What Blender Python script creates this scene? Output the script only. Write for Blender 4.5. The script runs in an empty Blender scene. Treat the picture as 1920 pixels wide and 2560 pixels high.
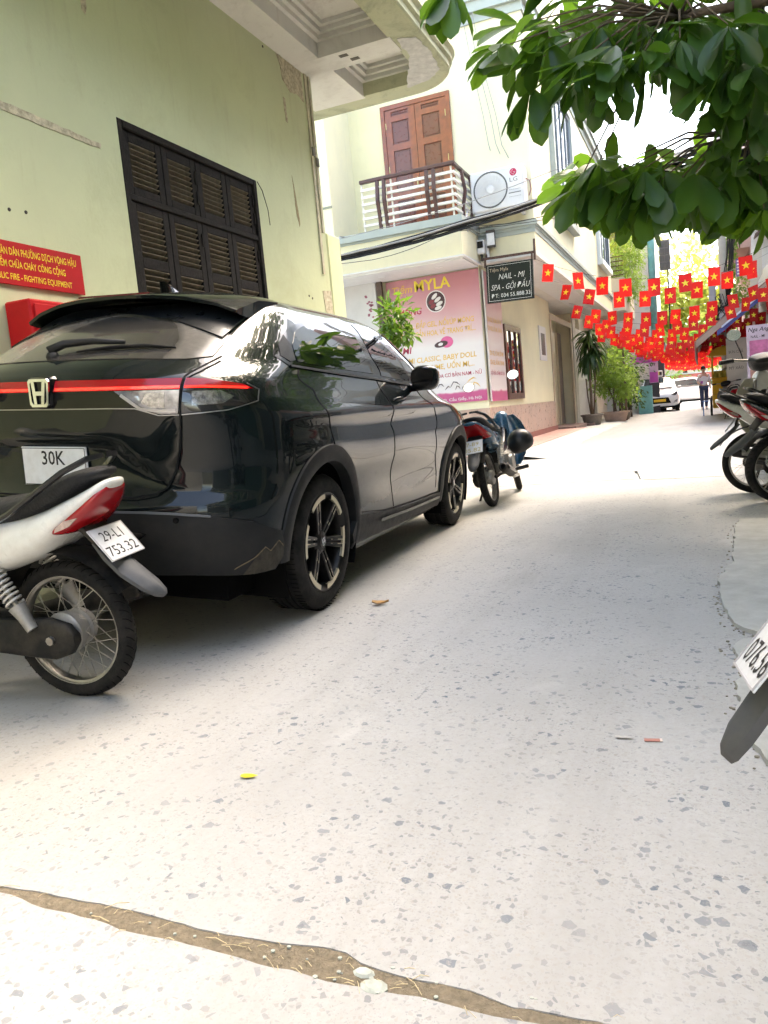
import bpy, bmesh, math, random
import numpy as np
from mathutils import Vector, Matrix, Euler, noise

random.seed(11)
SC = bpy.context.scene
COL = SC.collection
R_ = math.radians

# ------------------------------------------------------------------ camera
CAM_H = 0.945
cam_data = bpy.data.cameras.new('camera')
cam = bpy.data.objects.new('camera', cam_data)
COL.objects.link(cam)
SC.camera = cam
cam_data.sensor_fit = 'VERTICAL'
cam_data.sensor_height = 36.0
cam_data.lens = 36.0 * 1923.0 / 2560.0
cam_data.clip_start = 0.02
cam_data.clip_end = 1000.0
# street direction and the direction across it, as seen in camera axes (right, up, forward)
_Y = Vector((798.0, 316.0, 1923.0)).normalized()
_X = Vector((4520.0, 175.0, -1923.0)).normalized()
_X = (_X - _Y * _X.dot(_Y)).normalized()
_Z = Vector((-(_Y.cross(_X)).x, -(_Y.cross(_X)).y, -(_Y.cross(_X)).z))
if _Z.y < 0:
    _Z = -_Z
right = Vector((_X.x, _Y.x, _Z.x)); up = Vector((_X.y, _Y.y, _Z.y)); fwd = Vector((_X.z, _Y.z, _Z.z))
cam.matrix_world = Matrix(((right.x, up.x, -fwd.x, 0), (right.y, up.y, -fwd.y, 0), (right.z, up.z, -fwd.z, CAM_H), (0, 0, 0, 1)))

# ------------------------------------------------------------------ sky, sun, exposure
SUN_EL, SUN_AZ = R_(58), R_(28)            # azimuth from +Y towards +X
world = bpy.data.worlds.new('World'); SC.world = world
world.use_nodes = True
wn = world.node_tree
bg = wn.nodes['Background']
sky = wn.nodes.new('ShaderNodeTexSky')
sky.sky_type = 'NISHITA'; sky.sun_disc = False
sky.sun_elevation = SUN_EL; sky.sun_rotation = SUN_AZ
sky.air_density = 1.0; sky.dust_density = 2.5; sky.ozone_density = 1.0
wn.links.new(sky.outputs[0], bg.inputs[0])
bg.inputs[1].default_value = 0.15
sun_d = bpy.data.lights.new('sun', 'SUN'); sun_d.energy = 0.6; sun_d.angle = R_(40); sun_d.color = (1.0, .95, .88)
sun = bpy.data.objects.new('sun', sun_d); COL.objects.link(sun)
sd = Vector((math.sin(SUN_AZ) * math.cos(SUN_EL), math.cos(SUN_AZ) * math.cos(SUN_EL), math.sin(SUN_EL)))
sun.rotation_euler = sd.to_track_quat('Z', 'Y').to_euler()
SC.view_settings.view_transform = 'Standard'; SC.view_settings.look = 'None'
SC.view_settings.gamma = 1.0; SC.view_settings.exposure = 3.18
SC.view_settings.use_white_balance = True
SC.view_settings.white_balance_temperature = 7700
SC.view_settings.white_balance_tint = 10
SC.render.engine = 'CYCLES'
SC.cycles.use_denoising = True; SC.cycles.use_adaptive_sampling = True; SC.cycles.adaptive_threshold = 0.04
SC.cycles.max_bounces = 4; SC.cycles.diffuse_bounces = 2; SC.cycles.glossy_bounces = 2
SC.cycles.transmission_bounces = 3; SC.cycles.transparent_max_bounces = 6

# ------------------------------------------------------------------ materials
MATS = {}
def rgb(h):
    h = h.lstrip('#'); c = [int(h[i:i + 2], 16) / 255 for i in (0, 2, 4)]
    return tuple(x / 12.92 if x <= .04045 else ((x + .055) / 1.055) ** 2.4 for x in c)
class NT:
    def __init__(s, name):
        s.m = bpy.data.materials.new(name); s.m.use_nodes = True
        s.t = s.m.node_tree; s.b = s.t.nodes['Principled BSDF']; s.o = s.t.nodes['Material Output']
        s.tc = s.t.nodes.new('ShaderNodeTexCoord')
    def n(s, kind, **k):
        x = s.t.nodes.new('ShaderNode' + kind)
        for a, v in k.items(): setattr(x, a, v)
        return x
    def l(s, a, b): s.t.links.new(a, b)
    def noise(s, scale, detail=4, rough=.55, vec=None, dist=0):
        x = s.n('TexNoise'); x.inputs['Scale'].default_value = scale; x.inputs['Detail'].default_value = detail
        x.inputs['Roughness'].default_value = rough; x.inputs['Distortion'].default_value = dist
        s.l(vec if vec is not None else s.tc.outputs['Object'], x.inputs['Vector']); return x.outputs['Fac']
    def ramp(s, fac, stops):
        r = s.n('ValToRGB'); e = r.color_ramp.elements
        while len(e) < len(stops): e.new(.5)
        for q, (p, c) in zip(e, stops):
            q.position = p; q.color = (c[0], c[1], c[2], 1) if not isinstance(c, (int, float)) else (c, c, c, 1)
        s.l(fac, r.inputs[0]); return r.outputs[0]
    def mix(s, fac, a, b, mode='MIX'):
        x = s.n('MixRGB', blend_type=mode)
        for i, v in enumerate((fac, a, b)):
            if isinstance(v, (int, float)): x.inputs[i].default_value = v if i == 0 else (v, v, v, 1)
            elif isinstance(v, tuple): x.inputs[i].default_value = (v[0], v[1], v[2], 1)
            else: s.l(v, x.inputs[i])
        return x.outputs[0]
    def math(s, op, a, b=None, clamp=False):
        x = s.n('Math', operation=op, use_clamp=clamp)
        for i, v in enumerate((a, b)):
            if v is None: continue
            if isinstance(v, (int, float)): x.inputs[i].default_value = v
            else: s.l(v, x.inputs[i])
        return x.outputs[0]
    def bump(s, h, strength=.3, dist=.01, normal=None):
        x = s.n('Bump'); x.inputs['Strength'].default_value = strength; x.inputs['Distance'].default_value = dist
        s.l(h, x.inputs['Height'])
        if normal is not None: s.l(normal, x.inputs['Normal'])
        s.l(x.outputs[0], s.b.inputs['Normal']); return x.outputs[0]
    def set(s, **k):
        for a, v in k.items():
            i = s.b.inputs[a.replace('_', ' ')]
            if isinstance(v, (int, float)): i.default_value = v
            elif isinstance(v, tuple): i.default_value = (v[0], v[1], v[2], 1) if len(v) == 3 else v
            else: s.l(v, i)
        return s
def mat(name, col, rough=.6, metal=0., var=.12, vs=6., bump=0., bs=40., coat=0., spec=.5, dirt=None, dirt_amt=0., dirt_scale=3., **kw):
    if name in MATS: return MATS[name]
    s = NT(name)
    if isinstance(col, str): col = rgb(col)
    dark = max(col) < .036
    if dark: col = tuple(x * .5 for x in col); spec = min(spec, .35)
    f = s.noise(vs, 5, .6)
    c = s.ramp(f, [(.25, tuple(x * (1 - var) for x in col)), (.75, tuple(min(1, x * (1 + var)) for x in col))])
    if dirt is not None:
        if isinstance(dirt, str): dirt = rgb(dirt)
        if dark: dirt = tuple(x * .55 for x in dirt)
        df = s.ramp(s.noise(dirt_scale, 8, .7), [(.42, 0.), (.75, dirt_amt)])
        c = s.mix(df, c, dirt)
    s.set(Base_Color=c, Roughness=rough, Metallic=metal, Coat_Weight=coat, Coat_Roughness=.03, Specular_IOR_Level=spec, **kw)
    if rough > .1 and not metal:
        s.l(s.math('ADD', s.math('MULTIPLY', s.math('SUBTRACT', s.noise(vs * 2.3, 4), .5), .25), rough, True), s.b.inputs['Roughness'])
    if bump: s.bump(s.noise(bs, 6, .6), bump, .01)
    MATS[name] = s.m
    return s.m

# ------------------------------------------------------------------ mesh building
class MB:
    def __init__(s): s.v = []; s.f = []; s.mi = []
    def add(s, vs, fs, mi=0):
        k = len(s.v); s.v += [tuple(v) for v in vs]
        for f in fs: s.f.append(tuple(i + k for i in f)); s.mi.append(mi)
        return s
    def box(s, x0, x1, y0, y1, z0, z1, mi=0, M=None):
        v = [Vector((x, y, z)) for x in (x0, x1) for y in (y0, y1) for z in (z0, z1)]
        if M is not None: v = [M @ p for p in v]
        return s.add(v, [(0, 1, 3, 2), (4, 6, 7, 5), (0, 4, 5, 1), (2, 3, 7, 6), (0, 2, 6, 4), (1, 5, 7, 3)], mi)
    def cbox(s, x0, x1, y0, y1, z0, z1, c=.004, mi=0, M=None):
        # box with chamfered edges
        bm = bmesh.new(); bmesh.ops.create_cube(bm, size=1)
        for v in bm.verts: v.co = Vector(((x0 + x1) / 2 + v.co.x * (x1 - x0), (y0 + y1) / 2 + v.co.y * (y1 - y0), (z0 + z1) / 2 + v.co.z * (z1 - z0)))
        c = min(c, .45 * min(abs(x1 - x0), abs(y1 - y0), abs(z1 - z0)))
        bmesh.ops.bevel(bm, geom=bm.edges[:], offset=c, segments=1, affect='EDGES')
        return s.bm(bm, mi, M)
    def bm(s, bm, mi=0, M=None):
        bm.verts.index_update()
        v = [(M @ q.co if M is not None else q.co.copy()) for q in bm.verts]
        s.add(v, [[q.index for q in f.verts] for f in bm.faces], mi); bm.free(); return s
    def grid(s, rows, closed=False, mi=0, flip=False):
        n = len(rows[0]); k = len(s.v)
        for r in rows: s.v += [tuple(p) for p in r]
        for i in range(len(rows) - 1):
            for j in range(n if closed else n - 1):
                a, b = k + i * n + j, k + i * n + (j + 1) % n
                q = (a, b, b + n, a + n); s.f.append(q[::-1] if flip else q); s.mi.append(mi)
        return s
    def cap(s, ring, mi=0, flip=False):
        k = len(s.v); s.v += [tuple(p) for p in ring]; q = tuple(range(k, k + len(ring)))
        s.f.append(q[::-1] if flip else q); s.mi.append(mi); return s
    def loft(s, rings, mi=0, caps=True):
        s.grid(rings, True, mi)
        if caps: s.cap(rings[0], mi, True); s.cap(rings[-1], mi)
        return s
    def tube(s, pts, r, seg=8, mi=0, caps=True):
        pts = [Vector(p) for p in pts]; n = len(pts)
        rr = r if isinstance(r, (list, tuple)) else [r] * n
        t = [(pts[min(i + 1, n - 1)] - pts[max(i - 1, 0)]).normalized() for i in range(n)]
        a = t[0].orthogonal().normalized(); rings = []
        for i in range(n):
            a = (a - t[i] * a.dot(t[i])); a = a.normalized() if a.length > 1e-6 else t[i].orthogonal().normalized()
            b = t[i].cross(a)
            rings.append([pts[i] + (a * math.cos(2 * math.pi * k / seg) + b * math.sin(2 * math.pi * k / seg)) * rr[i] for k in range(seg)])
        return s.loft(rings, mi, caps)
    def lathe(s, prof, o=(0, 0, 0), ax=(0, 0, 1), seg=24, mi=0, close=False):
        o = Vector(o); ax = Vector(ax).normalized(); a = ax.orthogonal().normalized(); b = ax.cross(a); rings = []
        for (r, h) in prof: rings.append([o + ax * h + (a * math.cos(2 * math.pi * k / seg) + b * math.sin(2 * math.pi * k / seg)) * r for k in range(seg)])
        if close: rings.append(rings[0])
        return s.grid(rings, True, mi)
    def prism(s, poly, f, d0, d1, mi=0):
        # poly: 2-D points, f(a,b,d) -> 3-D
        n = len(poly); A = [f(p[0], p[1], d0) for p in poly]; B = [f(p[0], p[1], d1) for p in poly]
        s.add(A + B, [tuple(range(n))[::-1], tuple(range(n, 2 * n))] + [(i, (i + 1) % n, n + (i + 1) % n, n + i) for i in range(n)], mi); return s
    def ball(s, c, r, seg=16, mi=0, sq=(1, 1, 1)):
        rings = []
        for i in range(1, seg // 2):
            t = math.pi * i / (seg // 2)
            rings.append([Vector(c) + Vector((r * math.sin(t) * math.cos(2 * math.pi * k / seg) * sq[0], r * math.sin(t) * math.sin(2 * math.pi * k / seg) * sq[1], -r * math.cos(t) * sq[2])) for k in range(seg)])
        return s.loft(rings, mi)
    def mesh(s, name, mats, smooth=False):
        me = bpy.data.meshes.new(name); me.from_pydata(s.v, [], s.f)
        for m in (mats if isinstance(mats, (list, tuple)) else [mats]): me.materials.append(m)
        if len(me.materials) > 1: me.polygons.foreach_set('material_index', s.mi)
        bm = bmesh.new(); bm.from_mesh(me)
        bmesh.ops.remove_doubles(bm, verts=bm.verts, dist=1e-5)
        bmesh.ops.recalc_face_normals(bm, faces=bm.faces); bm.to_mesh(me); bm.free()
        if smooth:
            me.polygons.foreach_set('use_smooth', [True] * len(me.polygons))
            if smooth is not True: me.set_sharp_from_angle(angle=R_(smooth))
        return me
    def build(s, name, mats, parent=None, smooth=False, loc=None, rot=None):
        return link(name, s.mesh(name, mats, smooth), parent, loc, rot)
def link(name, data, parent=None, loc=None, rot=None):
    o = bpy.data.objects.new(name, data); COL.objects.link(o)
    if parent is not None: o.parent = parent
    if loc is not None: o.location = loc
    if rot is not None: o.rotation_euler = rot
    return o
def tag(o, label=None, cat=None, group=None, kind=None):
    if label: o['label'] = label
    if cat: o['category'] = cat
    if group: o['group'] = group
    if kind: o['kind'] = kind
    return o
def thing(name, label, cat, loc=(0, 0, 0), rz=0., group=None, rot=None):
    o = link(name, None, None, loc, rot if rot is not None else (0, 0, rz)); o.empty_display_size = .1
    return tag(o, label, cat, group)
def copy_tree(o, parent=None):
    c = o.copy(); COL.objects.link(c); c.parent = parent
    for ch in list(o.children): copy_tree(ch, c)
    return c
_TXT = bpy.data.curves.new('lettering_source', 'FONT'); _TXO = bpy.data.objects.new('lettering_source', _TXT)
def text(name, s, m, parent, loc, rot, height=None, width=None, shear=0., bold=0., ext=.0008, align='L', spacing=1.):
    """flat lettering as mesh; local x = reading direction, y = up; scaled to a cap height and/or width"""
    COL.objects.link(_TXO)
    _TXT.body = s; _TXT.resolution_u = 2; _TXT.shear = shear; _TXT.offset = bold; _TXT.space_character = spacing; _TXT.extrude = 0
    bpy.context.view_layer.update()
    dg = bpy.context.evaluated_depsgraph_get(); me = bpy.data.meshes.new_from_object(_TXO.evaluated_get(dg))
    COL.objects.unlink(_TXO)
    me.name = name; me.materials.clear(); me.materials.append(m)
    co = np.empty(len(me.vertices) * 3); me.vertices.foreach_get('co', co); co = co.reshape(-1, 3)
    x0, x1 = co[:, 0].min(), co[:, 0].max()
    sy = (height / .729) if height else 1.; sx = (width / (x1 - x0)) if width else sy
    if height is None: sy = sx
    off = {'L': x0, 'C': (x0 + x1) / 2, 'R': x1}[align]
    co[:, 0] = (co[:, 0] - off) * sx; co[:, 1] *= sy
    me.vertices.foreach_set('co', co.ravel()); me.update()
    return link(name, me, parent, loc, rot)
def wob(p, s=1., a=1.): return noise.noise(Vector(p) * s) * a
# ------------------------------------------------------------------ ground
def concrete_mat():
    s = NT('street_concrete')
    P = s.tc.outputs['Object']
    big = s.noise(.9, 6, .6); fine = s.noise(55, 6, .7); mid = s.noise(7, 5, .6)
    c = s.ramp(big, [(.3, (.37, .367, .352)), (.52, (.44, .436, .42)), (.72, (.485, .481, .463))])
    c = s.mix(s.ramp(mid, [(.35, 0.), (.75, .35)]), c, (.43, .425, .405))
    c = s.mix(s.ramp(fine, [(.40, .35), (.62, 0.)]), c, (.37, .345, .31))
    warp = s.n('VectorMath', operation='ADD'); nz = s.n('TexNoise'); nz.inputs['Scale'].default_value = 40
    s.l(P, nz.inputs['Vector']); s.l(P, warp.inputs[0])
    sc = s.n('VectorMath', operation='SCALE'); s.l(nz.outputs['Color'], sc.inputs[0]); sc.inputs['Scale'].default_value = .012; s.l(sc.outputs[0], warp.inputs[1])
    for scale, mar, col1, col2, keep, amt in ((44, .28, (.085, .12, .155), (.19, .21, .23), .90, .85), (75, .26, (.11, .14, .17), (.28, .27, .25), .82, .75), (120, .20, (.20, .22, .24), (.40, .35, .30), .66, .5), (260, .2, (.24, .25, .26), (.46, .42, .38), .6, .5)):
        v = s.n('TexVoronoi'); v.inputs['Scale'].default_value = scale; v.inputs['Randomness'].default_value = 1
        e = s.n('TexVoronoi'); e.feature = 'DISTANCE_TO_EDGE'; e.inputs['Scale'].default_value = scale; e.inputs['Randomness'].default_value = 1
        s.l(warp.outputs[0], v.inputs['Vector']); s.l(warp.outputs[0], e.inputs['Vector'])
        sep = s.n('SeparateColor'); s.l(v.outputs['Color'], sep.inputs[0])
        # angular stones: only some cells carry one, each cell with its own margin of cement
        m = s.math('MULTIPLY', s.math('SUBTRACT', e.outputs['Distance'], s.math('ADD', s.math('MULTIPLY', sep.outputs[1], mar), .05)), 40, True)
        m = s.math('MULTIPLY', m, s.math('GREATER_THAN', sep.outputs[0], keep))
        worn = s.ramp(s.noise(2.6, 3), [(.34, .15), (.6, amt)])
        c = s.mix(s.math('MULTIPLY', m, worn), c, s.mix(sep.outputs[2], col1, col2))
    # pale cement smears
    c = s.mix(s.ramp(s.noise(1.6, 7, .65, dist=.6), [(.60, 0.), (.70, .5)]), c, (.54, .535, .51))
    # tyre-worn streaks along the street, damp and oily blotches
    mp = s.n('Mapping'); mp.inputs['Scale'].default_value = (3.2, .35, 1); s.l(P, mp.inputs[0])
    c = s.mix(s.ramp(s.noise(1.0, 6, .65, mp.outputs[0]), [(.50, 0.), (.72, .38)]), c, (.29, .275, .25))
    c = s.mix(s.ramp(s.noise(.75, 7, .7, dist=.8), [(.58, 0.), (.74, .35)]), c, (.30, .29, .265))
    c = s.mix(s.ramp(s.noise(5.5, 6, .75, dist=1.5), [(.66, 0.), (.72, .30)]), c, (.25, .235, .21))
    # grime along the house side
    sx = s.n('SeparateXYZ'); s.l(P, sx.inputs[0])
    g = s.math('MULTIPLY', s.ramp(s.math('ADD', s.math('MULTIPLY', sx.outputs[0], -.3), s.math('MULTIPLY', big, .5)), [(.62, 0.), (1., .5)]), 1.)
    c = s.mix(g, c, (.27, .25, .21))
    s.set(Base_Color=c, Roughness=.8, Specular_IOR_Level=.3)
    s.bump(s.math('ADD', s.math('MULTIPLY', fine, .6), mid), .35, .006)
    MATS['street_concrete'] = s.m; return s.m
M_CONC = concrete_mat()
M_DIRT = mat('joint_dirt', (.23, .185, .125), .95, var=.35, vs=60, bump=.9, bs=120)
M_PATCH = mat('patch_concrete', (.47, .465, .43), .85, var=.15, vs=5, bump=.6, bs=35, dirt=(.3, .28, .24), dirt_amt=.5, dirt_scale=9)
M_STRAW = mat('dry_straw', (.62, .50, .30), .8, var=.3, vs=30)

ground = MB().add([(-60, -12, -.03), (60, -12, -.03), (60, 160, -.03), (-60, 160, -.03)], [(0, 1, 2, 3)]).build('ground', mat('far_ground', (.46, .45, .42), .9, var=.2, vs=.3))
tag(ground, 'pale dusty ground beneath the street and houses', kind='structure')
road = thing('road', 'pale concrete street with worn speckled stone aggregate', None); tag(road, kind='structure')
def dens(pts, step=.05, amp=.006, seed=0):
    out = []
    for a, b in zip(pts[:-1], pts[1:]):
        n = max(1, int(math.dist(a, b) / step))
        for i in range(n):
            t = i / n; x = a[0] + (b[0] - a[0]) * t; y = a[1] + (b[1] - a[1]) * t
            out.append((x + wob((x * 14, y * 14, seed), 1, amp), y + wob((x * 14 + 50, y * 14, seed), 1, amp)))
    out.append(pts[-1]); return out
def slab(name, edge, m, parent, z=0., th=.03):
    n = len(edge); b = MB()
    b.add([(x, y, z) for x, y in edge], [tuple(range(n))]); b.add([(x, y, z) for x, y in edge] + [(x, y, z - th) for x, y in edge], [(i, (i + 1) % n, n + (i + 1) % n, n + i) for i in range(n)])
    return b.build(name, m, parent)
U = [(-6, 1.10), (-1.465, 1.102), (-1.338, 1.103), (-1.189, 1.11), (-1.01, 1.103), (-.868, 1.101), (-.774, 1.104), (-.66, 1.118), (-.625, 1.112), (-.592, 1.098), (-.478, 1.089), (-.387, 1.09), (-.315, 1.075), (-.245, 1.079), (.3, 1.07), (3, 1.06)]
L = [(-6, 1.075), (-1.445, 1.085), (-1.297, 1.065), (-1.16, 1.067), (-1.086, 1.052), (-.956, 1.058), (-.859, 1.049), (-.738, 1.045), (-.596, 1.043), (-.462, 1.049), (-.373, 1.048), (-.303, 1.05), (.3, 1.045), (3, 1.04)]
slab('concrete_slab', [(-6, -3), (3, -3)] + dens(L, .03, .007, 1)[::-1], M_CONC, road)
E8 = [(3, 8.6), (.24, 8.63), (-.62, 8.67)]
slab('concrete_slab', dens(U, .03, .008, 2) + dens(E8, .2, .01, 3) + dens([(-.70, 8.80), (-1.85, 8.74), (-6, 8.7)], .2, .01), M_CONC, road)
slab('concrete_slab', dens([(-6, 8.73), (-1.85, 8.77), (-.73, 8.84)], .2, .008) + dens([(-.80, 9.68), (-2.18, 9.83), (-6, 9.8)], .2, .008), M_CONC, road)
slab('concrete_slab', dens([(-.66, 8.71), (.24, 8.66), (3, 8.63)], .2, .01) + dens([(3, 13.2), (.22, 13.55), (-1.32, 14.1), (-2.6, 14.2), (-6, 14.3)], .2, .01) + dens([(-6, 9.83), (-2.18, 9.86), (-.77, 9.72)], .2, .01), M_CONC, road)
slab('concrete_slab', dens([(-6, 14.32), (-2.6, 14.22), (-1.32, 14.12), (.22, 13.57), (3, 13.22)], .2, .01) + [(6, 13.2), (6, 150), (-6, 150)], M_CONC, road)
slab('concrete_slab', [(3, -3), (9, -3), (9, 13.2), (3, 13.2)], M_CONC, road, -.002)
# dirt in the joint, with straw and pebbles
b = MB(); n = 120; rows = []
for i in range(n + 1):
    x = -2.2 + 2.9 * i / n
    rows.append([(x, 1.02 + .11 * k / 8, -.0025 + wob((x * 22, k, 1), 1, .003) + wob((x * 90, k * 3, 5), 1, .002)) for k in range(9)])
b.grid(rows).build('joint_dirt', M_DIRT, road, True)
b = MB()
for i in range(60):
    x = random.gauss(-.75, .3); y = random.uniform(1.04, 1.105); l = random.choice((.012, .02, .03, .05, .12 if random.random() < .15 else .02)); a = random.gauss(0, .6)
    b.tube([(x, y, .0), (x + l * math.cos(a) * .5, y + l * math.sin(a) * .5 + random.gauss(0, .0012), .002 + random.random() * .004), (x + l * math.cos(a), y + l * math.sin(a), .0)], random.uniform(.0004, .0009), 4)
tag(b.build('straw_litter', M_STRAW, road), 'broken straw and twig litter lying in the slab joint', kind='stuff')
b = MB()
for i in range(40):
    x = random.gauss(-.7, .45); y = random.uniform(1.04, 1.105); r = random.uniform(.002, .006)
    b.ball((x, y, -.002 + r * .4), r, 6, 0, (1, .8, .6))
b.ball((-.545, 1.052, -.002), .022, 10, 0, (1.2, .8, .35)); b.ball((-.575, 1.078, -.002), .016, 8, 0, (1.3, .8, .4))
tag(b.build('pebble_litter', mat('pebble', (.42, .44, .38), .7, var=.4, vs=30), road), 'small pebbles lying in the slab joint', kind='stuff')
# broken patch at the right-hand edge
CR = [(.19, 5.75), (.16, 5.48), (.13, 4.8), (.11, 4.37), (.04, 4.04), (.03, 3.62), (.05, 3.42), (.07, 3.24), (.1, 3.14), (.16, 3.09), (.24, 3.07), (.1, 3.0), (.06, 2.9), (.09, 2.77), (.075, 2.6), (.06, 2.47), (.06, 2.31), (.08, 2.16), (.1, 2.06), (.13, 1.95), (.22, 1.86), (.3, 1.7), (.4, 1.3)]
slab('broken_patch', dens(CR, .03, .018, 9) + [(2.6, 1.2), (2.6, 5.8)], M_PATCH, road, .018, .03)
b = MB()
for i in range(160):
    t = random.random() * (len(CR) - 2); k = int(t); u = t - k
    x = CR[k][0] + (CR[k + 1][0] - CR[k][0]) * u - random.random() ** 2 * .045; y = CR[k][1] + (CR[k + 1][1] - CR[k][1]) * u + random.gauss(0, .015)
    r = random.uniform(.002, .0075); b.ball((x, y, r * .4), r, 6, 0, (1, random.uniform(.6, 1), .7))
tag(b.build('crumbled_grit', mat('grit', (.28, .25, .20), .9, var=.4, vs=40), road), 'crumbled dark grit along the edge of the broken patch', kind='stuff')
b = MB()
for cx, cy, l, w, a in ((-.16, 2.10, .033, .012, .1),):
    pass
# litter on the street
def leaf_scrap(name, label, cat, x, y, l, w, a, col, curl):
    b = MB(); rows = []
    for i in range(7):
        t = i / 6; ww = w * math.sin(math.pi * (.08 + .92 * t) ** .8) * .5 + .001
        rows.append([(l * (t - .5), s * ww, .004 + curl * (abs(s) * .6 + (t - .5) ** 2 * 2) * l + wob((t * 5, s, x), 1, .002)) for s in (-1, -.5, 0, .5, 1)])
    o = b.grid(rows).build(name, mat(name + '_skin', col, .6, var=.25, vs=40), None, True, (x, y, .001), (0, 0, a)); return tag(o, label, cat)
o = leaf_scrap('dry_leaf', 'curled orange-brown dry leaf on the concrete beside the dark car', 'leaf', -1.54, 3.47, .085, .05, .3, (.46, .24, .07), .22)
o = leaf_scrap('fallen_leaf', 'small bright yellow fallen leaf flat on the street', 'leaf', -1.18, 1.67, .05, .022, .2, (.75, .62, .03), .05)
b = MB().cbox(-.024, .024, -.008, .008, .0005, .003, .001); b.box(.017, .0235, -.0083, .0083, .001, .0033, 1)
tag(b.build('torn_wrapper', [mat('wrapper_red', (.45, .17, .12), .5), mat('wrapper_pale', (.7, .6, .52), .5)], None, False, (-.16, 2.10, .001), (0, 0, .15)), 'small flattened dull red wrapper lying on the concrete', 'wrapper')
o = leaf_scrap('pale_scrap', 'thin greyish scrap of film beside the red wrapper', 'litter', -.235, 2.10, .05, .014, .05, (.50, .47, .43), .03)

# ------------------------------------------------------------------ green house on the left
def wall_mat(name, col, dark, warm, amt=.5, bs=25):
    s = NT(name)
    c = s.ramp(s.noise(.55, 6, .6), [(.3, tuple(x * .90 for x in col)), (.7, tuple(min(1, x * 1.06) for x in col))])
    c = s.mix(s.ramp(s.noise(1.3, 8, .72, dist=.4), [(.52, 0.), (.78, amt)]), c, dark)
    mp = s.n('Mapping'); mp.inputs['Scale'].default_value = (5, 5, .5); s.l(s.tc.outputs['Object'], mp.inputs[0])
    c = s.mix(s.ramp(s.noise(1.6, 6, .7, mp.outputs[0]), [(.56, 0.), (.8, amt * .8)]), c, warm)
    c = s.mix(s.ramp(s.noise(16, 5, .7), [(.66, 0.), (.74, .35)]), c, dark)
    s.set(Base_Color=c, Roughness=.75, Specular_IOR_Level=.3)
    s.bump(s.math('ADD', s.noise(bs, 6, .65), s.math('MULTIPLY', s.noise(2.5, 3), 2.)), .22, .012)
    MATS[name] = s.m; return s.m
M_GREEN = wall_mat('green_plaster', (.60, .63, .385), (.45, .46, .25), (.47, .45, .27), .62)
M_CREAM = wall_mat('cream_plaster', (.82, .76, .52), (.66, .62, .46), (.62, .58, .44), .42)
M_OFFW = wall_mat('offwhite_plaster', (.72, .70, .63), (.40, .37, .31), (.42, .36, .29), .6)
M_SOFF = wall_mat('stained_soffit', (.72, .69, .63), (.33, .28, .23), (.42, .34, .27), .85)
M_GREY = wall_mat('greygreen_trim', (.42, .46, .42), (.30, .33, .30), (.36, .36, .30), .5)
M_SHUT = mat('dark_timber', (.016, .012, .009), .75, spec=.2, var=.5, vs=14, bump=.5, bs=60, dirt=(.055, .045, .035), dirt_amt=.45, dirt_scale=12)
M_SLAT = mat('dusty_slat', (.115, .095, .066), .85, spec=.2, var=.4, vs=20, bump=.3, bs=60)
M_PEEL = mat('bare_render', (.62, .55, .38), .9, var=.2, vs=12, bump=.8, bs=50, dirt=(.12, .08, .05), dirt_amt=.85, dirt_scale=22)

XW = -4.2
gh = thing('green_house', 'pale green plastered house with dark louvred shutters left of the street', 'house', (0, 0, 0))
b = MB(); Y0, Y1, Z0, Z1 = 5.22, 7.30, .85, 3.47
b.box(-7, XW, -4, Y0, 0, 9.4); b.box(-7, XW, Y1, 8.85, 0, 9.4); b.box(-7, XW, Y0, Y1, 0, Z0); b.box(-7, XW, Y0, Y1, Z1, 9.4); b.box(-7, XW - .22, Y0, Y1, Z0, Z1)
b.build('wall', M_GREEN, gh)
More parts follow.
